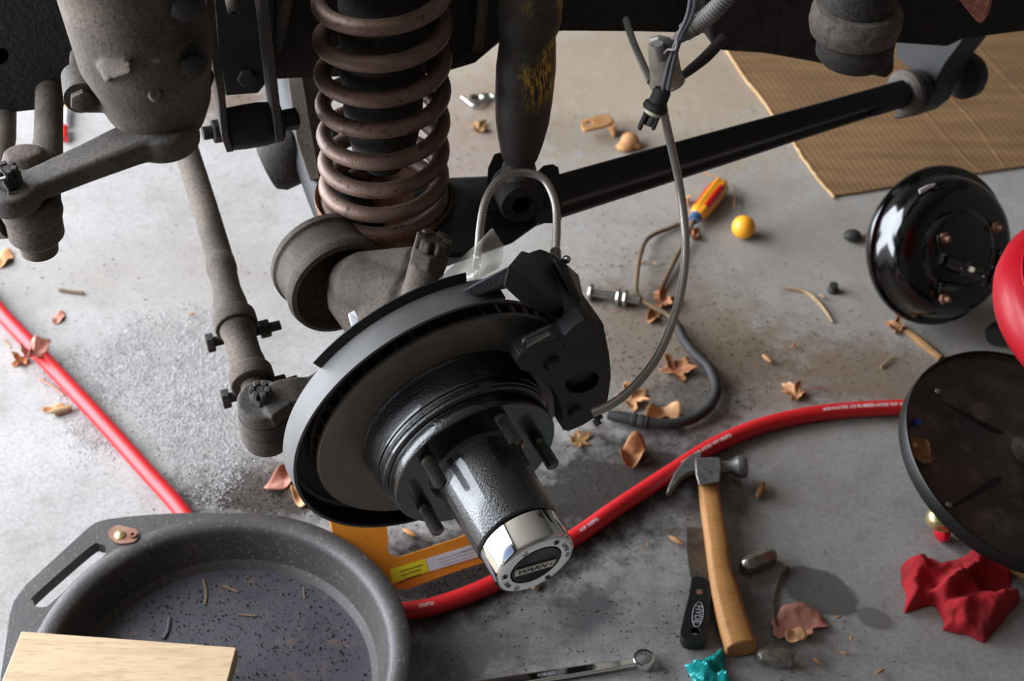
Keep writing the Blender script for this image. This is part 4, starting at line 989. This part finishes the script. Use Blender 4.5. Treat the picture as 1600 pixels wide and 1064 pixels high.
# ------------------------------------------------------------------ putty knife
pk = thing('putty_knife', 'old putty knife with rusty blade and black handle, partly under the hammer', 'knife', onz(1090, 920, 0))
G().plate([onz(u, v, .006) for u, v in ((1073, 826), (1078, 824), (1114, 830), (1118, 870), (1114, 912), (1106, 922), (1084, 918), (1078, 900), (1073, 860))], (), V((0, 0, .0014))).build('blade', 'putty_blade', pk)
ko = [(1080, 914), (1090, 911), (1104, 916), (1110, 930), (1108, 960), (1104, 995), (1102, 1008), (1096, 1014), (1072, 1014), (1064, 1006), (1062, 996), (1068, 970), (1075, 940)]
kh = spline([onz(1085 + 7*math.cos(a), 996 + 6*math.sin(a), .003) for a in [2*PI*i/12 for i in range(12)]], 2, True)
G().plate(spline([onz(u, v, .003) for u, v in ko], 4, True), [kh], V((0, 0, .013))).build('handle', 'blackplastic', pk, bevel=.0035)
hc = onz(1085, 996, .0145); G().lathe([(.0042, -.006), (.0042, 0), (.0056, .0008), (.0062, 0), (.0062, -.006)], hc, (0, 0, 1), 24).build('hang_hole_ring', 'steel', pk)
c = onz(1093, 925, .016); G().lathe([(.0042, -.001), (.004, .0006), (0, .0008)], c, (0, 0, 1), 16).build('rivet', 'copper', pk)
kx = (onz(1088, 982, .016) - onz(1094, 936, .016)).normalized(); ky = V((0, 0, 1)).cross(kx)
kc = onz(1090.5, 960, .0161)
ring = [kc + kx*(.0185*math.cos(a)) + ky*(.0062*math.sin(a)) for a in [2*PI*i/32 for i in range(32)]]
G().tube(ring, .0006, 6, closed=True).build('emblem_outline', 'palegrey_ink', pk)
text('HYDE', .0105, kc, kx, ky, 'palegrey_ink', pk, 'emblem_lettering', .0002, bold=.0002)

# ------------------------------------------------------------------ lug nuts
def lug(u0, v0, u1, v1, label):
    a, b = onz(u0, v0, .0105), onz(u1, v1, .0105); d = (b-a); L_ = d.length; u = d.normalized()
    t = thing('lug_nut', label, 'nut', onz((u0+u1)/2, (v0+v1)/2, 0), 'loose lug nuts by the hammer')
    G().hexn(a + u*L_*.14, a + u*L_*.86, .0118, PI/6).build('hex_body', 'nut', t, bevel=.0006)
    G().lathe([(0, -L_*.02), (.0045, 0), (.0085, L_*.06), (.0098, L_*.15)], a, u, 20).build('tapered_seat', 'steel', t)
    G().lathe([(.0105, L_*.84), (.0102, L_*.92), (.007, L_), (.003, L_*1.0), (0, L_*.9)], a, u, 20).build('rounded_end', 'nut', t)
lug(1158, 887, 1210, 866, 'dark hexagonal lug nut on the floor right beside the hammer handle middle')
lug(1180, 1022, 1240, 1032, 'shiny hexagonal lug nut on the floor just beyond the hammer handle end')

# ------------------------------------------------------------------ wrench
wr = thing('combination_wrench', 'chrome wrench with open ring end lying on the floor at the bottom edge', 'wrench', onz(900, 1055, 0))
w0, w1 = onz(1006, 1031, .009), onz(740, 1072, .006); wd = (w1-w0).normalized()
c = w0
g = G(); vs = []
n = 36
for i in range(n):
    a = 2*PI*i/n; ro = .0122; ri = .0092 + .0007*(1 if i % 3 == 0 else 0)
    for r, z in ((ri, -.0045), (ro, -.0045), (ro + .0005, -.003), (ro + .0005, .003), (ro, .0045), (ri, .0045)):
        vs.append(c + V((math.cos(a)*r, math.sin(a)*r, z)))
g.add(vs, [(i*6+q, ((i+1) % n)*6+q, ((i+1) % n)*6+(q+1) % 6, i*6+(q+1) % 6) for i in range(n) for q in range(6)])
g.build('ring_end', 'chrome', wr)
pth = [w0 + wd*t for t in (.0115, .02, .03, .05, .1, .15, .2)] + [w1 + wd*.04]
pth = [p + V((0, 0, -.002)) for p in pth]
G().sweep(pth, [(1, -.3), (1, .3), (.7, .9), (-.7, .9), (-1, .3), (-1, -.3), (-.7, -.9), (.7, -.9)], [(.006, .0045), (.0055, .0038), (.0058, .0036), (.0065, .0035), (.0072, .0035), (.0078, .0036), (.0085, .004), (.009, .004)], (0, 0, 1)).build('shaft', 'chrome', wr, bevel=.0006)
wo = w0 + wd*.062 + V((0, 0, .0014)); tx_ = -wd; ty_ = V((0, 0, 1)).cross(tx_)
text('9/16', .0062, wo, tx_, ty_, 'ink', wr, 'stamped_size', .0002)
text('FORGED', .0055, w0 + wd*.115 + V((0, 0, .0014)), tx_, ty_, 'palegrey_ink', wr, 'stamped_lettering', .0002)

# ------------------------------------------------------------------ teal wrapper, red rag
def inside(p, poly):
    r = False; j = len(poly)-1
    for i in range(len(poly)):
        a, b = poly[i], poly[j]
        if (a.y > p.y) != (b.y > p.y) and p.x < (b.x-a.x)*(p.y-a.y)/(b.y-a.y)+a.x: r = not r
        j = i
    return r
def segd(p, a, b):
    d = b-a; t = max(0, min(1, (p-a).dot(d)/d.length_squared)); return (p-a-d*t).length
def cloth(poly_px, folds, step, base, edge, wob, zoff=.0006):
    poly = [onz(u, v).xy.copy() for u, v in poly_px]
    F_ = [(onz(*a).xy.copy(), onz(*b).xy.copy(), h, wd_) for a, b, h, wd_ in folds]
    m = len(poly)
    minx = min(p.x for p in poly); maxx = max(p.x for p in poly); miny = min(p.y for p in poly); maxy = max(p.y for p in poly)
    nx = int((maxx-minx)/step)+3; ny = int((maxy-miny)/step)+3
    idx = {}; g = G(); vs = []; fs = []
    def hgt(p):
        e = min(segd(p, poly[i], poly[(i+1) % m]) for i in range(m))
        if not inside(p, poly): e = 0
        k = min(1, e/edge); k = math.sqrt(max(0, 1-(1-k)**2))
        q = V((p.x, p.y, 0)); warp = noise.noise_vector(q*18)*.008; pw = p + V((warp.x, warp.y))
        h = base*(.75 + .5*noise.noise(q*28))
        for a, b, fh, wd_ in F_:
            dd = segd(pw, a, b); h += fh*math.exp(-(dd/wd_)**2)
        h += wob*noise.noise(q*75) + wob*.5*noise.noise(q*160)
        return zoff + max(.0, h)*k
    def vert(i, j):
        if (i, j) not in idx:
            p = V((minx + (i-1)*step, miny + (j-1)*step))
            if not inside(p, poly):            # snap rim onto outline
                best = min(((p-(poly[t]+(poly[(t+1) % m]-poly[t])*max(0, min(1, (p-poly[t]).dot(poly[(t+1) % m]-poly[t])/(poly[(t+1) % m]-poly[t]).length_squared)))).length, t) for t in range(m))
                t = best[1]; d = poly[(t+1) % m]-poly[t]; p = poly[t] + d*max(0, min(1, (p-poly[t]).dot(d)/d.length_squared))
            idx[(i, j)] = len(vs); vs.append(V((p.x, p.y, hgt(p))))
        return idx[(i, j)]
    for i in range(nx):
        for j in range(ny):
            c_ = V((minx + (i-.5)*step, miny + (j-.5)*step))
            if any(inside(V((minx + (i-1+a_)*step, miny + (j-1+b_)*step)), poly) for a_ in (0, 1) for b_ in (0, 1)): fs.append((vert(i, j), vert(i+1, j), vert(i+1, j+1), vert(i, j+1)))
    return g.add(vs, fs)
rg = cloth([(1407, 888), (1414, 880), (1430, 876), (1440, 871), (1456, 874), (1468, 884), (1500, 876), (1532, 869), (1560, 878), (1578, 900), (1580, 926), (1592, 930), (1590, 946), (1574, 962), (1556, 985), (1537, 1006), (1510, 993), (1490, 990), (1472, 985), (1476, 976), (1462, 950), (1456, 946), (1412, 959), (1416, 930), (1408, 912)],
           [((1440, 885), (1420, 945), .012, .012), ((1460, 945), (1530, 880), .026, .010), ((1530, 880), (1575, 905), .018, .009), ((1470, 940), (1520, 925), .014, .008), ((1480, 960), (1560, 950), .018, .012), ((1585, 938), (1540, 975), .014, .009),
            ((1448, 880), (1462, 890), -.012, .008), ((1535, 922), (1565, 918), -.03, .012), ((1465, 930), (1515, 892), -.012, .006), ((1510, 985), (1500, 960), .01, .008)], .0028, .017, .016, .006)
tag(rg.build('shop_rag', 'rag', sharp=90, solid=.0012, sub=1), 'crumpled red shop rag lying on the floor below the round black tray', 'rag')
tw = cloth([(1070, 1040), (1088, 1036), (1105, 1028), (1128, 1017), (1132, 1030), (1134, 1050), (1142, 1066), (1130, 1090), (1095, 1085), (1080, 1060)],
           [((1128, 1020), (1095, 1050), .010, .006), ((1080, 1042), (1130, 1062), .010, .006), ((1110, 1040), (1120, 1085), -.006, .005)], .0022, .006, .008, .006)
tag(tw.build('foil_wrapper', 'teal', flat=True, solid=.0003), 'crumpled teal foil wrapper at the bottom edge below the hammer handle', 'wrapper')

# ------------------------------------------------------------------ small things on the floor
ob = tag(G().ball(onz(1162, 355, .0182), .0182, 4).build('ball', 'ball'), 'small speckled orange ball alone on the bare floor right of the radius arm', 'ball')
sd_t = thing('screwdriver', 'screwdriver with red and amber handle on the floor below the radius arm', 'screwdriver', onz(1110, 310, 0))
h0, h1 = onz(1088, 338, .016), onz(1128, 288, .016); hd = (h1-h0).normalized(); HL = (h1-h0).length
hx, hy = perp(hd)
star = []
for i in range(24):
    a = 2*PI*i/24; r = .0155 if i % 4 in (0, 1) else .0135; star.append((r*math.cos(a), r*math.sin(a)))
G().sweep([h0 + hd*t for t in (0, .006, .02, HL*.5, HL*.85, HL*.96, HL)], star, [.55, .85, .95, 1, 1.02, .95, .7]).build('handle', 'amber', sd_t)
for a in (.6, 2.2, 3.9, 5.4):
    o = hx*math.cos(a) + hy*math.sin(a)
    G().sweep([h0 + hd*t + o*.0092 for t in (.018, HL*.5, HL*.84)], [(.0075*math.cos(q), .0075*math.sin(q)) for q in [2*PI*i/10 for i in range(10)]], [.8, 1, .9]).build('red_panel', 'redhandle', sd_t)
G().lathe([(0, -.012), (.008, -.012), (.009, -.004), (.010, 0), (0, .002)], h0, hd, 20).build('ferrule', 'blueferrule', sd_t)
tip = onz(1032, 452, .005)
G().tube([h0 - hd*.01, h0.lerp(tip, .3), tip], [.0042, .0042, .0038], 12).build('shaft', 'darktwig', sd_t)
P = [onz(u, v, .001) for u, v in ((1098, 270), (1122, 278), (1149, 292), (1148, 326), (1120, 345), (1090, 318))]
cl = G(); pp = [onz(u, v, .012) for u, v in ((1098, 269), (1122, 277), (1149, 292), (1147, 326))]
cl.tube(pp, .0011, 8); tag(cl.build('plastic_edge', 'rustbracket'), 'thin pale edge of a clear plastic case behind the red screwdriver handle', 'wire')  # thin tube standing for the edge of a clear plastic case

ohz = thing('old_brake_hose', 'old black rubber brake hose with metal line curling on the floor right of caliper', 'hose', onz(1080, 640, 0))
pth = spline([onz(u, v, z) for u, v, z in ((1012, 660, .012), (1050, 662, .011), (1085, 653, .011), (1110, 633, .011), (1119, 606, .011), (1108, 575, .011), (1086, 553, .011), (1070, 532, .012), (1060, 512, .016))], 8)
G().tube(pth, .0072, 16).build('rubber_line', 'rubber', ohz, sharp=80)
g = G(); a, b = onz(950, 648, .01), onz(1012, 660, .012); d = b-a; L_ = d.length
g.lathe([(0, 0), (.006, 0), (.008, L_*.2), (.008, L_*.6), (.0095, L_*.62), (.0095, L_*.7), (.0085, L_*.72), (.0085, L_*.78), (.0095, L_*.8), (.0095, L_*.9), (.0085, L_*.92), (.0085, L_), (0, L_)], a, d, 20)
g.build('end_fitting', 'rubber', ohz)
pth = spline([onz(u, v, z) for u, v, z in ((1062, 516, .015), (1046, 494, .012), (1018, 478, .012), (998, 464, .014), (994, 448, .02), (996, 425, .024), (1000, 400, .02), (1008, 378, .014), (1022, 366, .008), (1048, 356, .006), (1060, 350, .005))], 7)
G().tube(pth, .0036, 10).build('metal_line', 'darktwig', ohz, sharp=80)
a = onz(1060, 514, .015); G().tube(spline([a, a.lerp(onz(1052, 498, .012), 1)]), .0062, 12).build('line_nut', 'darkiron', ohz)

bt = thing('clevis_bolt', 'shiny steel bolt with a collar lying on the floor right of the caliper', 'bolt', onz(960, 462, 0))
a, b = onz(918, 456, .012), onz(1000, 470, .012); d = (b-a).normalized(); L_ = (b-a).length
G().cyl(a, b, .0062, 18).build('shank', 'steel', bt)
for f in (.02, .55, .68):
    G().lathe([(.005, 0), (.0125, .001), (.0135, .003), (.0125, .006), (.005, .007)], a + d*L_*f, d, 22).build('collar', 'steel', bt)

rb_t = thing('rusty_bracket', 'small rusty angle bracket with a hole, on the floor behind the radius arm', 'bracket', onz(935, 205, 0))
kx_ = [(908, 196), (914, 190), (945, 182), (952, 184), (956, 196), (920, 206), (910, 205)]
kh = [onz(921 + 5*math.cos(q), 196 + 3.5*math.sin(q), .022) for q in [2*PI*i/12 for i in range(12)]]
G().plate(spline([onz(u, v, .022) for u, v in kx_], 3, True), [kh], V((0, 0, .005))).build('top_flange', 'rustbracket', rb_t, bevel=.001)
a, b = onz(950, 183, .0245), onz(957, 197, .0245); d_ = (b-a).normalized()
G().box(a.lerp(b, .5) + V((.004, 0, -.0115)), (b-a).length, .005, .025, d_, V((0, 0, 1)).cross(d_), V((0, 0, 1))).build('side_flange', 'rustbracket', rb_t, bevel=.001)
g = G(); g.ball(onz(984, 219, .012), .016, 2, (1, .9, .9)); g.ball(onz(976, 229, .008), .013, 2, (1.2, .9, .6)); g.ball(onz(992, 226, .006), .011, 2, (1.2, 1, .6))
tag(g.build('rusty_lump', 'seed', remesh=.003, sm=3), 'pale rusty lump on the floor just above the radius arm edge', 'debris')

mc_t = thing('metal_clip', 'small shiny metal spring clip on the floor between the spring and shock', 'clip', onz(748, 156, 0))
G().tube(spline([onz(u, v, .008) for u, v in ((722, 152), (730, 158), (738, 164), (748, 164), (756, 156), (765, 148), (772, 152))], 5), .0035, 10).build('bent_wire', 'steel', mc_t)
G().lathe([(.004, 0), (.010, 0), (.010, .005), (.004, .005)], onz(742, 156, .004), (.2, 0, 1), 20).build('eyelet', 'steel', mc_t)
G().ball(onz(757, 150, .008), .008, 2, (1.2, 1, .6)).build('washer_head', 'steel', mc_t)
rs = thing('red_marker', 'small red and white pen like object beyond the steering linkage, upper left', 'pen', onz(100, 195, 0))
G().cyl(onz(101, 218, .009), onz(101, 199, .009), .0065, 16, .006).build('red_cap', 'redhandle', rs)
G().cyl(onz(101, 196, .009), onz(103, 172, .009), .006, 16).build('white_body', 'pinkscrap', rs)
G().cyl(onz(103, 172, .009), onz(106, 158, .009), .006, 16, .003).build('orange_end', 'amber', rs)
bl = G().lathe([(0, .0), (.008, 0), (.009, .004), (.006, .008), (.007, .013), (0, .014)], onz(1301, 455), (0, 0, 1), 14)
tag(bl.build('rubber_plug', 'rubber'), 'tiny dark rubber plug on the floor left of the brake booster', 'plug')
sc1 = G().ball(onz(1332, 368, .01), .014, 2, (1.1, .9, .7)); tag(sc1.build('dust_cap', 'rubber', remesh=.003), 'small dark brown cap tucked against the left side of the booster', 'cap')
wd_ = G().plate([onz(u, v, .012) for u, v in ((1560, 868), (1600, 884), (1640, 900), (1640, 930), (1590, 902), (1562, 884))], (), V((0, 0, .012)))
tag(wd_.build('wood_scrap', 'leafbrown', bevel=.001), 'brown scrap of wood sticking out below the round tray, right edge', 'wood')

def leaf(name, u, v, size, rot, mat, label, kind='maple', curl=.25, z=.0, stem=None, asp=1.0, group=None, base=None, seed=0, fold=0):
    c = base if base is not None else onz(u, v, z)
    rnd = random.Random(seed*31+int(u)*7+int(v))
    n = 72; rings = (0, .3, .55, .8, 1.0); vs = [V((0, 0, 0))]; fs = []
    ph = rnd.uniform(0, 6)
    for q in rings[1:]:
        for i in range(n):
            a = 2*PI*i/n
            if kind == 'maple':
                r = .36
                for la, ll, lw in ((0, 1, .62), (1.0, .88, .56), (-1.0, .82, .56), (1.95, .62, .55), (-1.95, .66, .55), (PI, .4, .7)):
                    dd_ = abs((a - la + PI) % (2*PI) - PI); r = max(r, ll*(1 - .62*dd_/lw))
                r *= 1 + .10*math.sin(17*a)*q
            elif kind == 'fan':
                r = 1 if abs(a) < 1.9 or a > 2*PI-1.9 else .45; r += .05*math.sin(9*a)
            else:
                r = (math.cos(a)**2 + (math.sin(a)/1.0)**2)**.5*(.86+.14*math.cos(2*a))
            x = r*q*math.cos(a)*size; y = r*q*math.sin(a)*size*asp
            zz = curl*size*(q**2)*(.55 + .45*math.sin(3*a + ph)) + fold*size*abs(y)/size + .06*size*noise.noise(V((x*60, y*60, ph)))
            vs.append(V((x, y, zz)))
    for i in range(n): fs.append((0, 1+i, 1+(i+1) % n))
    for k_ in range(len(rings)-2):
        for i in range(n): fs.append((1+k_*n+i, 1+(k_+1)*n+i, 1+(k_+1)*n+(i+1) % n, 1+k_*n+(i+1) % n))
    mz = min(p.z for p in vs); cr, sr = math.cos(rot), math.sin(rot)
    W_ = [V((c.x + p.x*cr - p.y*sr, c.y + p.x*sr + p.y*cr, c.z + p.z - mz + .0006)) for p in vs]
    if stem is None:
        g = G(); g.add(W_, fs); o = g.build(name, mat, solid=.0006, sharp=85); return tag(o, label, 'leaf', group)
    t = thing(name, label, 'leaf', c, group)
    g = G(); g.add(W_, fs); g.build('blade', mat, t, solid=.0006, sharp=85)
    e = onz(*stem, .003); m_ = W_[0].lerp(e, .5) + V((.002, .002, .004))
    G().tube(spline([W_[0], m_, e], 5), [.0011, .0008], 6).build('stem', 'leafpink', t)
    return t
leaf('maple_leaf', 1055, 583, .036, 1.0, 'leaf', 'pointed tan maple leaf inside the loop of the old black hose', curl=.35, stem=(1084, 570))
leaf('maple_leaf', 984, 628, .034, .7, 'leafpale', 'bright tan maple leaf beside the caliper, under the braided hose end', curl=.4)
leaf('curled_leaf', 1036, 652, .025, .3, 'leafpale', 'curled tan leaf lying across the bottom of the old black hose', 'oval', curl=.7, asp=.8)
leaf('curled_leaf', 989, 712, .026, 1.2, 'leaf', 'rounded curled brown leaf just above the red hose, right of the hub', 'oval', curl=.8, asp=.85)
leaf('maple_leaf', 1243, 619, .026, 2.2, 'leafpale', 'small tan maple leaf with a pink stem just above the red hose', curl=.5, stem=(1290, 606))
leaf('fan_leaf', 1250, 985, .034, 1.9, 'leafpink', 'large pinkish fan shaped leaf on the floor below the oil stains', 'fan', curl=.25)
leaf('round_leaf', 1243, 994, .013, .4, 'leafpale', 'small round pale leaf resting on the large pinkish fan leaf', 'oval', curl=.3, z=.012)
leaf('curled_leaf', 1440, 706, .026, 1.7, 'leafbrown', 'crinkled brown leaf inside the black tray of the stool', 'oval', curl=.4, asp=.6, base=TP(1438, 708, -.014))
leaf('pink_leaf', 442, 752, .030, .9, 'leafpink', 'pale pink oval leaf on dark soil left of the brake disc bottom', 'oval', curl=.45, asp=.6)
leaf('yellow_leaf', 468, 772, .026, 1.9, 'leafpale', 'yellowish leaf half hidden under the lower left of the disc shield', 'oval', curl=.3, asp=.5)
leaf('curled_leaf', 50, 556, .030, .5, 'leafpink', 'pink crumpled leaf draped over the red hose near the left edge', curl=.8, z=.018)
leaf('maple_leaf', 36, 568, .020, 2.5, 'leaf', 'small orange brown leaf tucked beside the pink leaf at left hose', curl=.6)
leaf('dry_leaf', 1032, 474, .026, .2, 'leaf', 'crumpled brown leaf under the metal end of the old hose', curl=.7)
leaf('dry_leaf', 1022, 494, .020, 1.2, 'leaf', 'small brown leaf right below the steel bolt collar', 'oval', curl=.5, asp=.6)
leaf('dry_leaf', 1340, 373, .014, .2, 'leafpale', 'tiny tan leaf scrap left of the booster rim', curl=.5, stem=(1356, 370))
leaf('dry_leaf', 1084, 372, .016, .9, 'leaf', 'small brown leaf lying just below the screwdriver ferrule', curl=.8)
leaf('dry_leaf', 1064, 318, .018, .4, 'leafpale', 'small tan leaf behind the braided hose left of the red handle', curl=.7)
leaf('dry_leaf', 902, 690, .024, .6, 'leafbrown', 'flat reddish brown leaf on the floor right of the wheel studs', curl=.15)
leaf('dry_leaf', 6, 408, .020, 1.2, 'leafpale', 'pale tan leaf cut by the left photo edge, below the steering joint', 'oval', curl=.5, asp=.8)
leaf('dry_leaf', 1402, 516, .022, 2.4, 'leaf', 'curled tan leaf at the upper end of the brown twig by the booster', curl=.7)
leaf('dry_leaf', 748, 204, .024, 1.0, 'leafbrown', 'ragged brown leaf debris just below the small shiny metal clip', curl=.4)
leaf('dry_leaf', 85, 640, .016, .3, 'leafpale', 'little tan leaf scrap on the clay granules below the left hose', 'oval', curl=.3, asp=.5)
leaf('dry_leaf', 92, 498, .014, 1.3, 'leafpink', 'tiny pink leaf scrap above the red hose at far left', 'oval', curl=.3, asp=.7)

def stick(name, pts_, r, mat, label, cat='twig', z=.003):
    return tag(G().tube(spline([onz(u, v, z) for u, v in pts_], 6), r, 8).build(name, mat), label, cat)
stick('twig', [(1232, 886), (1220, 900), (1210, 930), (1210, 960), (1218, 990)], [.0024, .0016, .0014], 'darktwig', 'thin curved brown twig leaning left of the pinkish fan leaf')
stick('twig', [(1226, 450), (1256, 455), (1275, 468), (1290, 486), (1301, 503)], [.0018, .0028, .0016], 'twig', 'thin curved straw colored stem on the floor left of the booster')
stick('twig', [(1396, 506), (1420, 520), (1445, 540), (1470, 560)], [.0055, .0055, .0065, .005], 'leafbrown', 'thick brown twig pointing from the booster toward the round tray')
stick('twig', [(92, 453), (112, 456), (130, 458)], [.0022, .0028], 'darktwig', 'short dark twig on the bare floor at far left above the red hose')
stick('twig', [(4, 530), (16, 543)], [.0014, .001], 'twig', 'hair thin pale stem at the left photo edge beside the red hose')
stick('twig', [(62, 592), (82, 604), (100, 618)], [.0018, .0013], 'leafpink', 'thin pink stem on the granules just below the red hose')
stick('twig', [(84, 645), (100, 640), (112, 636)], [.005, .004], 'twig', 'short tan stick lying on the granules below the red hose', z=.006)
stick('twig', [(1376, 574), (1385, 566), (1396, 556)], [.002, .0012], 'twig', 'tiny forked straw stem between the booster and the red hose')
sp = [(1198, 562, 22, -1.0, 'slim tan seed pod alone on the floor left of the booster'), (1188, 768, 34, 1.1, 'long tan seed pod just right of the hammer head'),
      (1056, 846, 26, -.7, 'tan wood sliver beside the putty knife blade'), (1276, 1034, 16, -.8, 'narrow tan seed below the pinkish fan leaf'), (1330, 998, 12, 1.4, 'round tan seed right of the pinkish fan leaf'),
      (1320, 1022, 14, -.5, 'small tan seed at the lower right of the fan leaf'), (838, 915, 22, 1.0, 'pale wood sliver just below the chrome hub cap'), (1001, 409, 14, -.6, 'pale tan seed inside the old metal brake line bend'),
      (1024, 412, 10, -.8, 'tiny orange seed between the brake line and screwdriver shaft'), (640, 834, 26, -.6, 'pale wood sliver in the window of the orange stand'), (1284, 463, 12, -.9, 'small tan seed beside the curved straw stem'),
      (1240, 540, 12, .8, 'tan chip on the floor above the small maple leaf'), (1310, 965, 12, .3, 'tiny brown chip right of the small oil stain'), (1375, 1050, 16, .4, 'pale chip at the bottom edge right of the lug nuts'),
      (1012, 850, 10, 1.2, 'tiny orange chip left of the putty knife blade'), (300, 492, 12, .5, 'pale orange chip at the top of the granule patch')]
for u, v, L_, a, lab in sp:
    c = onz(u, v, .0035); Lm = L_*(c-CAM).dot(FW)/FP; d = V((math.cos(a), math.sin(a), .05)).normalized()
    G_ = G().lathe([(0, -Lm*.55), (Lm*.1, -Lm*.42), (Lm*.17, -Lm*.1), (Lm*.16, Lm*.2), (Lm*.08, Lm*.45), (0, Lm*.55)], c + V((0, 0, Lm*.12)), d, 10)
    tag(G_.build('seed_pod', 'seed'), lab, 'seed')

# ------------------------------------------------------------------ loose dirt and granules (uncountable)
def crumbs(spec, mat, name, label, cat, seed):
    rnd = random.Random(seed); g = G(); VV = []; FF = []
    for (u, v, su, sv, n, s0, s1) in spec:
        for _ in range(n):
            p = onz(u + rnd.gauss(0, su), v + rnd.gauss(0, sv)); s = .8*s0*(s1/s0)**(rnd.random()**2.2); a = rnd.uniform(0, 6.28); b = len(VV)
            for t in range(3):
                q = a + t*2.09 + rnd.uniform(-.4, .4); VV.append(V((p.x + s*math.cos(q), p.y + s*math.sin(q), .0002)))
            VV.append(V((p.x + s*rnd.uniform(-.3, .3), p.y + s*rnd.uniform(-.3, .3), s*rnd.uniform(.5, 1.1))))
            FF += [(b, b+1, b+3), (b+1, b+2, b+3), (b+2, b, b+3)]
    me = bpy.data.meshes.new(name); me.from_pydata(VV, [], FF); me.materials.append(M[mat])
    o = bpy.data.objects.new(name, me); SC.collection.objects.link(o); return tag(o, label, cat, None, 'stuff')
crumbs([(1020, 530, 90, 90, 1500, .0007, .003), (1330, 570, 90, 45, 900, .0006, .0022), (1180, 560, 60, 45, 300, .0007, .003), (420, 765, 60, 25, 900, .0008, .003),
        (760, 230, 50, 60, 400, .0008, .003), (350, 145, 30, 20, 200, .001, .004), (700, 890, 90, 40, 600, .0008, .0025), (880, 420, 80, 60, 300, .0007, .0025), (80, 440, 80, 40, 120, .0008, .003),
        (300, 360, 140, 80, 250, .0008, .0028), (1300, 1010, 120, 40, 200, .0006, .0018), (1100, 160, 160, 60, 200, .0008, .003)], 'grit', 'floor_grit', 'brown grit and soil crumbs scattered over the concrete floor', 'dirt', 3)
crumbs([(900, 960, 120, 60, 900, .0006, .0022), (940, 760, 80, 50, 600, .0006, .0025), (1120, 600, 60, 45, 250, .0008, .003), (720, 900, 70, 40, 900, .0008, .003), (1140, 980, 70, 50, 350, .0006, .002),
        (1200, 760, 150, 110, 250, .0005, .0018), (1300, 480, 120, 60, 80, .0008, .003), (950, 560, 60, 80, 300, .0007, .0025), (420, 770, 70, 30, 500, .0008, .0025), (700, 1030, 60, 30, 200, .0006, .002)], 'blackgrit', 'oily_grit', 'black oily crumbs and specks scattered around the hub and tools', 'dirt', 5)
gp = [V(p) for p in ((70, 570), (140, 540), (190, 505), (250, 488), (320, 482), (352, 500), (366, 590), (380, 660), (392, 730), (360, 770), (330, 800), (300, 792), (250, 712), (190, 640), (205, 690), (180, 712), (140, 718), (105, 670))]
rnd = random.Random(11); VV = []; FF = []
while len(VV) < 4*17000:
    u, v = rnd.uniform(50, 440), rnd.uniform(470, 800); e = noise.noise(V((u*.03, v*.03, 1)))*16
    q = V((u + e, v + e*.7))
    dist = min(segd(q, gp[i], gp[(i+1) % len(gp)]) for i in range(len(gp)))
    isin = inside(q, gp)
    dens = min(1, .25 + dist/45) if isin else math.exp(-dist/9)*.22
    dens *= .35 + .65*max(0, min(1, .5 + 1.3*noise.noise(V((u*.022, v*.010, 5))) + .5*noise.noise(V((u*.08, v*.05, 9)))))
    if rnd.random() > dens: continue
    p = onz(u, v); s = .0009*(2.6**(rnd.random()**1.6)); a = rnd.uniform(0, 6.28); b = len(VV)
    for t in range(3):
        w_ = a + t*2.09 + rnd.uniform(-.5, .5); VV.append(V((p.x + s*math.cos(w_), p.y + s*math.sin(w_), .0002)))
    VV.append(V((p.x + s*rnd.uniform(-.4, .4), p.y + s*rnd.uniform(-.4, .4), s*rnd.uniform(.4, .9))))
    FF += [(b, b+1, b+3), (b+1, b+2, b+3), (b+2, b, b+3)]
me = bpy.data.meshes.new('clay_granules'); me.from_pydata(VV, [], FF); me.materials.append(M['granule'])
o = bpy.data.objects.new('clay_granules', me); SC.collection.objects.link(o)
tag(o, 'pale grey absorbent clay granules spread on the floor left of the disc', 'granules', None, 'stuff')
